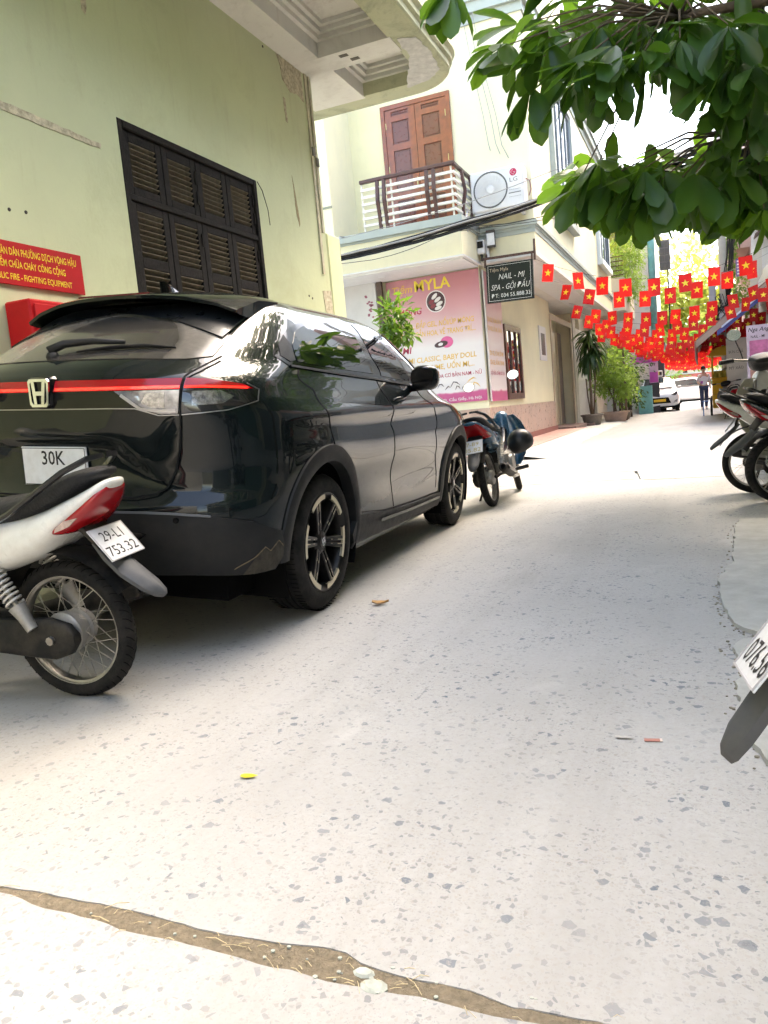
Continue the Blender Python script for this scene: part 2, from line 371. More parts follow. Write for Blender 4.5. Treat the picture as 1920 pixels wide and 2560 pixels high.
# shuttered window: frame, eight leaves, every slat
fr = MB()
for y in (Y0, Y1 - .06): fr.cbox(XW - .10, XW + .006, y, y + .06, Z0, Z1, .006)
fr.cbox(XW - .10, XW + .006, Y0 + .06, Y1 - .06, Z1 - .06, Z1, .006); fr.cbox(XW - .10, XW + .006, Y0 + .06, Y1 - .06, Z0, Z0 + .05, .006); fr.cbox(XW - .095, XW - .002, Y0 + .06, Y1 - .06, 2.855, 2.905, .006)
fr.build('window_frame', M_SHUT, gh)
slat_me = MB().cbox(-.158, .158, -.026, .026, -.005, .005, .002).mesh('slat', M_SLAT)
lw = (Y1 - Y0 - .12) / 4
for c in range(4):
    ya = Y0 + .06 + c * lw + .004; yb = ya + lw - .008
    for (za, zb, secs) in ((2.908, Z1 - .064, [(2.975, 3.325)]), (Z0 + .052, 2.852, [(2.42, 2.785), (1.95, 2.33), (1.45, 1.83), (.97, 1.33)])):
        lf = MB(); xf, xb_ = XW - .018, XW - .058
        lf.cbox(xb_, xf, ya, ya + .075, za, zb, .005); lf.cbox(xb_, xf, yb - .075, yb, za, zb, .005)
        edges = [za] + [v for s2 in sorted(secs) for v in s2] + [zb]
        for k in range(0, len(edges), 2): lf.cbox(xb_ + .002, xf - .002, ya + .075, yb - .075, edges[k], edges[k + 1], .004)
        lf.box(xb_ - .02, xb_ - .012, ya, yb, za, zb)
        if c % 2: lf.cbox(xf, xf + .014, yb - .03, yb - .01, zb - .22, zb - .10, .003); lf.cbox(xf, xf + .014, yb - .03, yb - .01, za + .10, za + .22, .003)
        leaf = lf.build('shutter_leaf', M_SHUT, gh)
        for (sa, sb) in secs:
            k = 8; w2 = (yb - ya - .15) / .316
            for i in range(k):
                z = sa + (sb - sa) * (i + .5) / k
                o = link('slat', slat_me, leaf, (XW - .040, (ya + yb) / 2, z + wob((c, z * 9, 2), 1, .004)), None)
                o.rotation_euler = Euler((R_(random.gauss(0, .8)), R_(0), R_(90)))
                o.matrix_local = Matrix.Translation(o.location) @ Matrix.Rotation(R_(90), 4, 'Z') @ Matrix.Rotation(R_(-42 + random.gauss(0, 3)), 4, 'X') @ Matrix.Diagonal((w2, 1, 1, 1))
# scars, conduits and peeling render
def scar(name, pts, m, x=XW, th=.006, amp=.008, seed=3):
    e = dens(pts + [pts[0]], .03, amp, seed)[:-1]
    return MB().prism(e, lambda a, c, d: (x + d, a, c), -.002, th).build(name, m, gh)
scar('render_scar', [(3.2, 3.17), (4.4, 3.165), (4.99, 3.165), (5.0, 3.20), (4.5, 3.215), (4.1, 3.225), (3.2, 3.23)], M_PEEL)
scar('render_scar', [(8.02, 4.99), (8.60, 4.99), (8.61, 4.66), (8.45, 4.70), (8.3, 4.66), (8.13, 4.75), (8.1, 4.9)], M_PEEL, seed=5)
scar('render_scar', [(8.10, 4.55), (8.14, 4.55), (8.15, 4.30), (8.11, 4.30)], M_PEEL, seed=6, amp=.014)
scar('render_scar', [(8.12, 3.72), (8.15, 3.6), (8.19, 3.35), (8.21, 3.2), (8.19, 3.17), (8.14, 3.3)], mat('stain_brown', (.30, .24, .12), .9, var=.4, vs=20), seed=7, th=.002)
scar('render_scar', [(8.62, 2.5), (8.85, 2.52), (8.85, 2.2), (8.65, 2.25)], M_PEEL, seed=8)
scar('render_scar', [(4.98, 4.6), (5.03, 4.6), (5.035, 4.2), (5.02, 4.14), (4.985, 4.17)], M_PEEL, seed=9)
b = MB().cbox(XW, XW + .018, 8.66, 8.715, 2.70, 5.0, .004); b.cbox(XW, XW + .02, 8.755, 8.79, 3.2, 5.0, .004)
b.build('cable_trunking', mat('old_trunking', (.58, .52, .36), .7, var=.15, vs=8, dirt=(.2, .15, .1), dirt_amt=.6, dirt_scale=10), gh)
b = MB()
for y, z in ((8.69, 4.12), (8.78, 4.02)): b.cbox(XW + .017, XW + .035, y - .03, y + .03, z - .05, z + .05, .004)
b.build('trunking_clip', mat('clip_grey', (.16, .15, .12), .7), gh)
b = MB()
for y, z in ((4.02, 2.52), (4.16, 2.53), (8.33, 2.38), (8.25, 2.40), (7.75, 4.95)): b.lathe([(.0, .004), (.012, .004), (.013, 0)], (XW, y, z), (1, 0, 0), 10)
b.build('anchor_hole', mat('hole_dark', (.04, .035, .03), .9), gh)
MB().tube([(XW + .01, 7.31, 3.46), (XW + .03, 7.36, 3.38), (XW + .03, 7.44, 3.2), (XW + .02, 7.47, 3.05)], .004, 5).build('loose_wire', mat('wire_dark', (.03, .03, .03), .6), gh)
# low pillar beyond the corner
MB().cbox(-5.2, -4.42, 9.35, 9.75, 0, 3.35, .02).build('corner_pillar', M_GREEN, gh)
# balcony soffit over the corner
ZB = 5.0; path = []
for y in (-4, 0, 3, 6, 8, 9.0, 9.45): path.append((Vector((-2.67, y)), Vector((1, 0))))
for k in range(1, 12):
    a = math.pi / 2 * k / 12; c = Vector((-3.27, 9.46)); n = Vector((math.cos(a), math.sin(a))); path.append((c + n * .6, n))
for x in (-3.3, -4, -5, -6.5, -8): path.append((Vector((x, 10.06)), Vector((0, 1))))
prof = [(-.36, ZB + .55), (-.36, ZB + .004), (-.33, ZB), (-.02, ZB), (0, ZB + .02), (0, ZB + .075), (.035, ZB + .10), (.035, ZB + .15), (.075, ZB + .19), (.075, ZB + .55), (.12, ZB + .58), (.12, ZB + .66), (-.36, ZB + .66)]
b = MB(); b.grid([[(p.x + n.x * d, p.y + n.y * d, z) for d, z in prof] for p, n in path], True)
b.build('balcony_fascia', wall_mat('balcony_plaster', (.50, .51, .34), (.11, .11, .08), (.26, .25, .19), .95), gh, 25)
b = MB()
b.box(XW - .01, XW + .33, -4, 8.42, ZB - .004, ZB + .5); b.box(XW - .01, -3.0, 8.42, 8.80, ZB - .006, ZB + .5)
b.box(-4.6, XW + .33, 8.80, 9.75, ZB - .004, ZB + .5); b.box(XW - 2, -4.6, 8.86, 9.75, ZB + .001, ZB + .5)
b.build('balcony_beam', M_OFFW, gh)
b = MB(); b.box(-8, -2.72, -4, 10.0, ZB + .30, ZB + .5); b.build('balcony_ceiling', M_SOFF, gh)
b = MB()
for (x0, x1, y0, y1) in ((XW + .33, -3.03, -4, 8.42), (XW + .33, -3.03, 8.80, 9.70)):
    for i, (o1, z) in enumerate(((.05, ZB + .16), (.10, ZB + .21), (.15, ZB + .26))):
        for (a0, a1, c0, c1) in ((x0, x0 + o1, y0, y1), (x1 - o1, x1, y0, y1), (x0 + o1, x1 - o1, y0, y0 + o1), (x0 + o1, x1 - o1, y1 - o1, y1)):
            b.box(a0, a1, c0, c1, z - i * .001, z + .05)
b.build('coffer_moulding', M_OFFW, gh)
b = MB()
for x, y in ((-3.6, 8.52), (-3.52, 8.66)): b.box(x - .05, x + .05, y - .03, y + .03, ZB - .012, ZB - .002)
b.build('socket_hole', mat('hole_grey', (.13, .12, .10), .9), gh)
e = dens([(-3.30, 9.78), (-3.0, 9.72), (-2.78, 9.5), (-2.72, 9.0), (-2.76, 8.6), (-2.95, 8.5), (-2.98, 9.0), (-3.2, 9.5), (-3.30, 9.78)], .05, .03, 4)[:-1]
MB().prism(e, lambda a, c, d: (a, c, ZB - d), 0, .006).build('peeling_paint', mat('peeled_white', (.55, .54, .50), .9, var=.25, vs=10), gh)
MB().box(-4.2, -3.12, 2.7, 8.8, -.02, .122).build('wall_ledge', M_PATCH, road)
# fire notice and cabinet
M_RED = mat('enamel_red', (.46, .006, .010), .5, var=.12, vs=5, spec=.25)
M_YEL = mat('lettering_yellow', (.85, .60, .03), .5, var=.05)
sg = thing('fire_notice_sign', 'red sign with yellow Vietnamese fire-point lettering on the green wall', 'sign', (XW + .012, 0, 0))
MB().cbox(0, .012, 3.62, 4.595, 2.02, 2.305, .003).build('board', M_RED, sg)
RS = (R_(90), 0, R_(90))     # reads towards +Y on a wall facing +X
text('lettering', 'ỦY BAN NHÂN DÂN PHƯỜNG DỊCH VỌNG HẬU', M_YEL, sg, (.0135, 3.665, 2.215), RS, .048, .87, bold=.012)
text('lettering', 'ĐIỂM CHỮA CHÁY CÔNG CỘNG', M_YEL, sg, (.0135, 3.82, 2.135), RS, .046, .60, bold=.012)
text('lettering', 'PUBLIC FIRE - FIGHTING EQUIPMENT', M_YEL, sg, (.0135, 3.78, 2.055), RS, .042, .69, bold=.012)
fc = thing('fire_cabinet', 'red metal fire cabinet mounted on the green wall behind the car', 'cabinet', (XW, 0, 0))
MB().cbox(0, .22, 3.86, 4.50, 1.15, 1.90, .012).build('body', M_RED, fc)
MB().cbox(.222, .232, 3.89, 4.47, 1.18, 1.87, .006).build('door', M_RED, fc)
MB().box(.233, .235, 4.12, 4.26, 1.70, 1.80).build('notice', mat('notice_white', (.7, .66, .66), .5), fc)

# ------------------------------------------------------------------ cream corner house
XB, YP, XO = -3.86, 14.79, -2.76
ch = thing('corner_house', 'cream corner house with beauty shop below and red wooden balcony door above', 'house')
b = MB(); b.box(-9, XB, YP, 22.0, .0, 3.64); b.box(-9, XB - .45, 22.0, 25.7, 0, 3.64); b.box(-9, XB, 25.7, 26.5, 0, 3.64)
b.box(-9, XO, YP, 28.0, 3.64, 8.26); b.box(-9, XO - .5, YP + .4, 28, 8.26, 11.6)
b.box(-9, -6.28, 13.62, YP, 4.31, 9.0)
b.build('wall', M_CREAM, ch)
M_MARB = mat('plinth_marble', (.50, .34, .26), .3, var=.25, vs=4, dirt=(.40, .32, .27), dirt_amt=.5, dirt_scale=6)
b = MB(); b.box(XB, XB + .025, YP - .025, 22.0, .1, .9); b.box(-6.2, XB, YP - .025, YP, .1, .9); b.build('plinth', M_MARB, ch)
MB().box(XB, XB + .06, YP - .06, 22.0, .10, .22).build('skirting', mat('skirting_red', (.28, .11, .09), .6), ch)
# overhang: fascia, mouldings, soffit
b = MB(); b.box(-9, XO + .03, YP - .03, 28.03, 4.12, 4.27); b.box(-9, XO + .06, YP - .06, 28.06, 4.17, 4.24); b.box(-9, XO + .012, YP - .012, 28.012, 4.04, 4.12)
b.box(-9, XO + .03, YP - .03, 28.03, 7.86, 8.02); b.box(-9, XO + .10, YP - .10, 28.1, 8.02, 8.28); b.box(-9, XO + .14, YP - .14, 28.14, 8.20, 8.26)
b.build('cornice', M_GREY, ch)
b = MB(); b.box(-9, XO + .008, YP - .008, 28.008, 3.62, 3.70); b.build('soffit_edge', M_OFFW, ch)
M_WHITE = mat('white_paint', (.74, .73, .70), .5, var=.06, vs=5)
MB().box(XB + .3, XO - .15, YP + .2, 27.8, 3.612, 3.619).build('soffit_panel', M_WHITE, ch)
# balcony over the shop front
b = MB(); b.box(-9, -3.83, 13.62, YP, 3.62, 4.17); b.build('balcony_beam', M_CREAM, ch)
b = MB(); b.box(-9, -3.78, 13.56, YP - .062, 4.171, 4.30); b.box(-9, -3.81, 13.60, YP - .062, 4.13, 4.171); b.build('balcony_slab', M_GREY, ch)
b = MB(); b.box(-9, -3.80, 13.59, YP - .03, 3.60, 3.625); b.box(-9, -3.86, 13.70, YP - .03, 3.57, 3.60); b.build('balcony_soffit', M_WHITE, ch)
for x in (-5.6, -4.45): MB().lathe([(.0, -.004), (.06, -.004), (.075, 0), (.075, .02)], (x, 14.15, 3.565), (0, 0, 1), 18).build('downlight', mat('lamp_white', (.8, .8, .78), .3), ch)
# red timber door
M_WOOD = mat('red_timber', (.25, .055, .016), .34, var=.35, vs=9, coat=.4)
M_WOOD2 = mat('red_timber_panel', (.13, .024, .010), .3, var=.3, vs=7, coat=.4)
dx0, dx1, dz0, dz1 = -5.58, -4.18, 4.31, 6.83
b = MB(); b.box(dx0 - .0, dx0 + .08, YP - .05, YP + .01, dz0, dz1); b.box(dx1 - .08, dx1, YP - .05, YP + .01, dz0, dz1); b.box(dx0 + .08, dx1 - .08, YP - .05, YP + .01, dz1 - .08, dz1)
b.build('door_frame', M_WOOD, ch)
dm = (dx0 + dx1) / 2
for (a0, a1) in ((dx0 + .085, dm - .004), (dm + .004, dx1 - .085)):
    lf = MB(); w = a1 - a0; f = .13
    lf.box(a0, a0 + f, YP - .035, YP - .004, dz0, dz1 - .085); lf.box(a1 - f, a1, YP - .035, YP - .004, dz0, dz1 - .085)
    cuts = [(dz0, 4.50), (5.05, 5.20), (5.98, 6.10), (6.52, 6.62), (6.70, dz1 - .085)]
    for c0, c1 in cuts: lf.box(a0 + f, a1 - f, YP - .035, YP - .004, c0, c1)
    leaf = lf.build('door_leaf', M_WOOD, ch)
    for k in range(4):
        z0, z1 = cuts[k][1], cuts[k + 1][0]
        MB().box(a0 + f, a1 - f, YP - .012, YP - .006, z0, z1).cbox(a0 + f + .03, a1 - f - .03, YP - .022, YP - .012, z0 + .03, z1 - .03, .008).build('panel', M_WOOD2, leaf)
    for z in (4.7, 5.6, 6.4): MB().cbox(a0 + .005 if a0 < dm - .3 else a1 - .02, a0 + .02 if a0 < dm - .3 else a1 - .005, YP - .042, YP - .035, z, z + .12, .002).build('hinge', mat('brass', (.5, .42, .22), .35, 1), leaf)
MB().cbox(dm - .05, dm - .025, YP - .075, YP - .036, 5.22, 5.42, .006).build('pull_handle', mat('brass', (.5, .42, .22), .35, 1), ch)
# balcony railing
M_RAILB = mat('railing_brown', (.075, .030, .028), .4, var=.2, vs=8)
M_RAILW = mat('railing_white', (.78, .74, .66), .45, var=.05)
rl = MB(); rl.cbox(-5.68, -3.86, 13.60, 13.67, 5.16, 5.225, .01); rl.cbox(-3.93, -3.86, 13.671, YP, 5.16, 5.225, .01)
rail = rl.build('balcony_railing', M_RAILB, ch)
for x in (-5.33, -5.20, -4.38, -4.25): MB().prism([(13.62, 4.30), (13.60, 4.55), (13.545, 4.80), (13.60, 5.16), (13.65, 5.16), (13.60, 4.80), (13.65, 4.56), (13.66, 4.30)], lambda a, c, d: (d, a, c), x - .03, x + .03).build('baluster', M_RAILB, rail)
for y in (14.05, 14.6): MB().prism([(-3.86, 4.30), (-3.84, 4.55), (-3.785, 4.80), (-3.84, 5.16), (-3.89, 5.16), (-3.84, 4.80), (-3.89, 4.56), (-3.90, 4.30)], lambda a, c, d: (a, d, c), y - .03, y + .03).build('baluster', M_RAILB, rail)
for z in (4.42, 4.545, 4.67, 4.795, 4.92, 5.045):
    MB().cbox(-5.67, -3.91, 13.615, 13.655, z - .024, z + .024, .006).cbox(-3.91, -3.87, 13.62, YP, z - .024, z + .024, .006).build('rail_bar', M_RAILW, rail)
for x in (-5.66, -5.08, -3.94): MB().cbox(x - .015, x + .015, 13.652, 13.68, 4.30, 5.16, .003).build('rail_post', M_RAILW, rail)
# groove on the left block
MB().box(-9, -6.27, 13.612, 13.622, 4.86, 4.90).build('wall_groove', mat('groove_grey', (.25, .26, .2), .8), ch)
# upstairs street windows
M_FRAME = mat('window_white', (.60, .64, .64), .35, var=.06)
M_GLASS = NT('window_glass'); M_GLASS.set(Base_Color=(.025, .035, .04), Roughness=.04, Specular_IOR_Level=.9); M_GLASS = M_GLASS.m
for (y0, y1, z0, z1, n) in ((17.2, 19.6, 4.95, 7.45, 4), (24.6, 26.9, 4.95, 7.0, 3)):
    w = MB(); x0, x1 = XO - .02, XO + .10
    w.box(x0, x1, y0 - .16, y0, z0 - .12, z1 + .12); w.box(x0, x1, y1, y1 + .16, z0 - .12, z1 + .12); w.box(x0, x1, y0, y1, z1, z1 + .12); w.box(x0, x1 + .06, y0 - .2, y1 + .2, z0 - .16, z0)
    win = w.build('window_surround', M_GREY if n == 4 else M_FRAME, ch)
    pw = (y1 - y0) / n
    for i in range(n):
        a0, a1 = y0 + i * pw, y0 + (i + 1) * pw; p = MB()
        for q in ((a0, a0 + .06, z0, z1), (a1 - .06, a1, z0, z1), (a0 + .06, a1 - .06, z0, z0 + .06), (a0 + .06, a1 - .06, z1 - .06, z1)): p.box(XO + .02, XO + .06, q[0] + .002, q[1] - .002, q[2], q[3])
        p.build('window_sash', mat('sash_grey', (.25, .28, .30), .4), win); MB().box(XO + .03, XO + .036, a0 + .06, a1 - .06, z0 + .06, z1 - .06).build('pane', M_GLASS, win)
sash = MB(); M = Matrix.Translation((XO + .08, 26.9, 4.98)) @ Matrix.Rotation(R_(-60), 4, 'Z')
for q in ((-.9, -.83, 0, 1.9), (-.07, 0, 0, 1.9), (-.83, -.07, 0, .07), (-.83, -.07, 1.83, 1.9)): sash.box(-.02, .02, q[0], q[1], q[2], q[3], 0, M)
sash.build('open_sash', mat('sash_dark', (.06, .08, .09), .35), ch); MB().box(-.004, .004, -.83, -.07, .07, 1.83, 0, M).build('open_pane', M_GLASS, ch)
# shop window, picture, door, on the street side
M_BRN = mat('brown_metal', (.10, .045, .035), .35, var=.15)
w = MB(); x0, x1 = XB - .01, XB + .05
for q in ((16.36, 16.48, 1.03, 2.62), (17.80, 17.92, 1.03, 2.62), (16.48, 17.80, 1.03, 1.16), (16.48, 17.80, 2.50, 2.62), (16.86, 16.92, 1.16, 2.50), (17.36, 17.42, 1.16, 2.50)): w.box(x0, x1, *q)
win = w.build('shop_window', M_BRN, ch)
for a0, a1 in ((16.48, 16.86), (16.92, 17.36), (17.42, 17.80)): MB().box(XB + .012, XB + .02, a0, a1, 1.16, 2.50).build('pane', M_GLASS, win)
MB().box(XB, XB + .03, 20.25, 21.15, 1.98, 2.86).box(XB + .03, XB + .034, 20.45, 20.95, 2.12, 2.68, 1).build('picture_frame', [M_WHITE, mat('picture_dark', (.07, .05, .045), .4)], ch)
b = MB(); b.box(XB - .02, XB + .03, 21.95, 22.15, .1, 3.30); b.box(XB - .02, XB + .03, 25.55, 25.75, .1, 3.30); b.box(XB - .02, XB + .03, 22.15, 25.55, 3.15, 3.30); b.build('door_surround', mat('door_beige', (.48, .40, .29), .5, var=.1), ch)
b = MB(); b.box(XB - .36, XB - .32, 22.15, 24.6, .15, 3.0); b.box(XB - .36, XB - .30, 24.6, 24.9, .15, 3.0); b.build('shop_door', mat('door_cream', (.50, .43, .30), .4, var=.12), ch)
MB().box(XB - .40, XB - .30, 24.92, 25.55, .15, 3.0).build('door_post', mat('door_taupe', (.20, .165, .14), .4), ch)
MB().box(XB + .0, XB + .05, 25.85, 26.4, .1, 3.6).build('corner_pilaster', mat('pilaster_grey', (.50, .48, .43), .5), ch)
MB().cbox(XB - .35, XB + .55, 22.05, 24.2, .03, .15, .01).cbox(XB - .35, XB + .75, 24.3, 25.6, .03, .12, .01).build('door_step', mat('step_brown', (.20, .13, .11), .6, var=.2), ch)
b = MB(); b.tube([(XB + .2, YP - .05, 4.05), (XB + .2, YP - .05, 3.6)], .035, 8); b.build('drain_pipe', M_WHITE, ch)
# flood lamp and camera on the corner
o = thing('wall_camera', 'small white security camera with dark face beside the hanging black sign', 'camera', (XB + .10, YP - .10, 3.90))
MB().cbox(-.075, .075, -.07, .0, -.13, .13, .02).build('housing', M_WHITE, o); MB().cbox(-.055, .055, -.085, -.071, -.02, .10, .008).build('face', mat('lens_black', (.02, .02, .022), .2), o); MB().tube([(0, -.03, -.13), (0, .03, -.24)], .025, 8).build('bracket', mat('bracket_dark', (.05, .045, .04), .5), o)
o = thing('flood_lamp', 'slim white floodlight with black edges above the wall camera', 'lamp', (XB + .30, YP - .10, 4.02))
MB().cbox(-.085, .085, -.05, 0, -.16, .16, .012).build('housing', mat('bracket_dark', (.05, .045, .04), .5), o); MB().cbox(-.075, .075, -.056, -.051, -.12, .10, .004).build('diffuser', mat('lamp_white', (.8, .8, .78), .3), o)
# pavement with pink tiles
pv = thing('pavement', 'raised pavement of dusty pink tiles before the shop', None); tag(pv, kind='structure')
MB().box(-3.86, -3.02, 12.9, 22.0, -.02, .085).build('pavement_base', mat('mortar', (.42, .34, .30), .9, var=.2, vs=10), pv)
tile = MB().cbox(-.138, .138, -.138, .138, -.02, .012, .003).mesh('paving_tile', mat('pink_tile', (.50, .27, .22), .6, var=.25, vs=3, dirt=(.45, .40, .34), dirt_amt=.6, dirt_scale=5))
for i in range(32):
    for j in range(3): link('paving_tile', tile, pv, (-3.72 + j * .282, 13.04 + i * .282, .088 + random.uniform(0, .003)))
rows = []
for i in range(60):
    y = 12.6 + i * .25; o1 = wob((y * 2.1, 0, 3), 1, .10)
    rows.append([(-3.02, y, -.02), (-3.02, y, .09 - (.05 if y > 22 else 0)), (-2.92 + o1 * .3, y, .085 - (.05 if y > 22 else 0)), (-2.62 + o1, y, .03 + wob((y * 4, 1, 1), 1, .012)), (-2.40 + o1 * 1.4, y, -.004)])
MB().grid(rows).build('sloped_kerb', M_PATCH, pv, 35)
MB().box(-9, -3.02, 22.0, 27.5, -.02, .045).build('shop_forecourt', M_PATCH, pv)
# ------------------------------------------------------------------ shop signs, air conditioner, cables
RF = (R_(90), 0, 0)          # reads towards +X on a face turned to -Y
def print_mat(name, axis, stops, var=.06):
    s = NT(name); sx = s.n('SeparateXYZ'); s.l(s.tc.outputs['Object'], sx.inputs[0])
    c = s.ramp(s.math('ADD', sx.outputs[axis], s.math('MULTIPLY', s.math('SUBTRACT', s.noise(2.5, 3), .5), var)), stops)
    s.set(Base_Color=c, Roughness=.35, Specular_IOR_Level=.5); MATS[name] = s.m; return s.m
pk, pw_, pl_ = (.58, .29, .31), (.66, .58, .58), (.64, .47, .47)
M_POST = print_mat('poster_print', 2, [(.0, (.52, .08, .22)), (.075, (.52, .08, .22)), (.09, (.72, .67, .65)), (.45, (.70, .65, .63)), (.55, pl_), (.75, pk), (.9, (.50, .20, .23))])
M_GOLD = mat('print_gold', (.72, .42, .06), .4, var=.1); M_MAG = mat('print_magenta', (.42, .015, .06), .4); M_DKR = mat('print_dark', (.06, .02, .025), .4); M_PALE = mat('print_pale', (.70, .66, .64), .4)
M_YELP = mat('print_yellow', (.78, .60, .04), .4)
ps = thing('shop_poster', 'large pink shop poster with gold price list on the front wall', 'poster', (-5.78, YP - .03, 1.05))
def pp(s): return s
PW, PH = 1.91, 2.50
bb = MB().cbox(0, PW, -.012, .0, 0, PH, .003)
me = bb.mesh('sheet', M_POST)
me2 = bpy.data.objects.new('sheet', me); COL.objects.link(me2); me2.parent = ps; me2.scale = (1, 1, PH); 
for v in me.vertices: v.co.z /= PH
yt = -.014
text('lettering', 'Tiệm', M_GOLD, ps, (.13, yt, 2.24), RF, .15, .42, shear=.25, bold=.01)
text('lettering', 'MYLA', M_YELP, ps, (.60, yt, 2.24), RF, .21, .74, bold=.02)
text('lettering', 'MÓNG', M_MAG, ps, (.22, yt, 1.80), RF, .13, .50, shear=.2, bold=.02)
text('lettering', 'SƠN GEL, ĐẮP GEL, NỐI/ÚP MÓNG', M_GOLD, ps, (.08, yt, 1.53), RF, .105, 1.68, shear=.1, bold=.012)
text('lettering', 'ĐÍNH ĐÁ, GẮN HOA, VẼ TRANG TRÍ,...', M_GOLD, ps, (.08, yt, 1.36), RF, .105, 1.70, shear=.1, bold=.012)
text('lettering', 'MI', M_MAG, ps, (.24, yt, 1.06), RF, .13, .20, shear=.2, bold=.02)
text('lettering', 'NỐI MI CLASSIC, BABY DOLL', M_GOLD, ps, (.08, yt, .86), RF, .105, 1.68, shear=.1, bold=.012)
text('lettering', 'KATUN, VOLUME, UỐN MI,...', M_GOLD, ps, (.08, yt, .69), RF, .105, 1.62, shear=.1, bold=.012)
text('lettering', 'GỘI ĐẦU, CHĂM SÓC DA CƠ BẢN NAM - NỮ', M_MAG, ps, (.06, yt, .52), RF, .075, 1.78, bold=.012)
text('lettering', 'Nhiên, Q. Cầu Giấy, Hà Nội', M_PALE, ps, (.75, yt, .045), RF, .055, 1.05, bold=.01)
def disc(x, z, rx, rz, m, name, k=0, rot=0.):
    return MB().prism([(x + rx * math.cos(t) * math.cos(rot) - rz * math.sin(t) * math.sin(rot), z + rx * math.cos(t) * math.sin(rot) + rz * math.sin(t) * math.cos(rot)) for t in [2 * math.pi * i / 24 for i in range(24)]], lambda a, c, d: (a, yt - .0012 * k - d, c), -.0005, .0005).build(name, m, ps)
disc(1.02, 2.0, .205, .21, M_PALE, 'printed_disc'); disc(1.02, 2.0, .185, .19, M_DKR, 'printed_disc', 1)
for i, (x, z) in enumerate(((1.0, 2.10), (1.06, 2.03), (1.09, 1.95), (1.06, 1.87))): disc(x, z, .075, .035, M_PALE, 'printed_nail', 2, .7 - .15 * i)
for x, z in ((.93, 2.0), (.96, 1.92)): disc(x, z, .06, .04, mat('print_maroon', (.22, .02, .03), .4), 'printed_petal', 2, .5)
disc(1.18, 1.20, .13, .11, mat('print_pink', (.62, .10, .26), .4), 'printed_shadow'); disc(1.06, 1.17, .14, .06, M_DKR, 'printed_eye', 1, .15); disc(1.05, 1.17, .05, .03, M_PALE, 'printed_eye', 2, .15)
for x, z, r, q in ((1.28, .36, .10, .5), (1.62, .42, .10, -.4), (1.7, .30, .09, .9), (1.45, .27, .04, 0), (1.33, .28, .05, .8), (1.12, .30, .05, -.7), (.98, .35, .07, .4)):
    MB().tube([(x - r, yt - .001, z - r * .5), (x - r * .3, yt - .001, z + r * .5 * q + .03), (x + r * .4, yt - .001, z + .04), (x + r, yt - .001, z - r * .4 * q)], [.003, .010, .012, .002], 5).build('printed_scroll', M_DKR if x < 1.6 else M_GOLD, ps)
p2 = thing('side_poster', 'faded pink poster wrapped round the shop corner towards the street', 'poster', (XB + .03, 14.86, 1.02))
s2 = MB().cbox(0, .012, 0, 1.36, 0, 1, .003); me = s2.mesh('sheet', M_POST); o = link('sheet', me, p2); o.scale = (1, 1, 2.5)
for z in (1.55, 1.38, .9, .72): text('lettering', 'SƠN GEL, NỐI MI, UỐN MI', M_GOLD, p2, (.0135, .12, z), (R_(90), 0, R_(90)), .09, 1.1, bold=.012)
text('lettering', 'GỘI ĐẦU, CHĂM SÓC DA', M_MAG, p2, (.0135, .12, .52), (R_(90), 0, R_(90)), .07, 1.1, bold=.012)
MB().cbox(.001, .03, -.03, -.004, 0, 2.5, .002).build('corner_trim', M_PALE, p2)
sb = thing('white_board', 'tall blank white board with a small blossom print beside the pink poster', 'board', (-6.95, 14.62, 0))
MB().cbox(0, 1.0, 0, .03, .1, 3.68, .004).build('sheet', mat('board_white', (.56, .54, .52), .5, var=.12, vs=1.5), sb)
b = MB()
for i in range(16):
    x, z = random.gauss(.86, .06), random.gauss(3.15, .16); b.prism([(x + .03 * math.cos(t), z + .02 * math.sin(t)) for t in (0, 1, 2, 3, 4, 5)], lambda a, c, d: (a, -.001 - d, c), 0, .0008)
b.build('printed_blossom', mat('print_plum', (.30, .09, .13), .5), sb)
MB().cbox(1.02, 1.13, -.02, .06, .1, 3.66, .006).build('post', mat('post_brown', (.085, .055, .045), .6, var=.3), sb)
# hanging black sign
hs = thing('hanging_sign', 'black hanging sign with white shop lettering and phone number', 'sign', (-3.69, 14.60, 2.84), 0)
hs.rotation_euler = (0, R_(1.5), R_(-3))
MB().cbox(0, .89, -.03, .03, 0, .70, .006).build('board', mat('sign_black', (.012, .020, .018), .35, var=.3), hs)
M_CHALK = mat('sign_chalk', (.60, .60, .57), .5)
b = MB()
for q in ((.04, .85, .03, .036), (.04, .85, .664, .67), (.04, .046, .03, .67), (.844, .85, .03, .67)): b.box(q[0], q[1], -.0325, -.0315, q[2], q[3])
b.build('border', M_CHALK, hs)
text('lettering', 'Tiệm Myla', mat('sign_bronze', (.42, .34, .25), .5), hs, (.07, -.032, .56), RF, .065, .36)
text('lettering', 'NAIL - MI', M_CHALK, hs, (.24, -.032, .41), RF, .105, .50, shear=.3, bold=-.004)
text('lettering', 'SPA - GỘI ĐẦU', M_CHALK, hs, (.09, -.032, .225), RF, .105, .74, shear=.3, bold=-.004)
text('lettering', 'ĐT: 034 55.888.33', M_CHALK, hs, (.09, -.032, .085), RF, .075, .74)
M_RUST = mat('rusty_iron', (.09, .045, .03), .7, var=.4, vs=20)
b = MB(); b.box(-.06, .92, -.02, .02, .80, .84); b.box(-.03, .0, -.015, .015, .66, .80); b.box(.86, .89, -.015, .015, .66, .80); b.box(.91, .945, -.02, .02, .68, 1.05); b.box(.0, .03, -.015, .015, .84, .90)
b.build('hanger', M_RUST, hs)
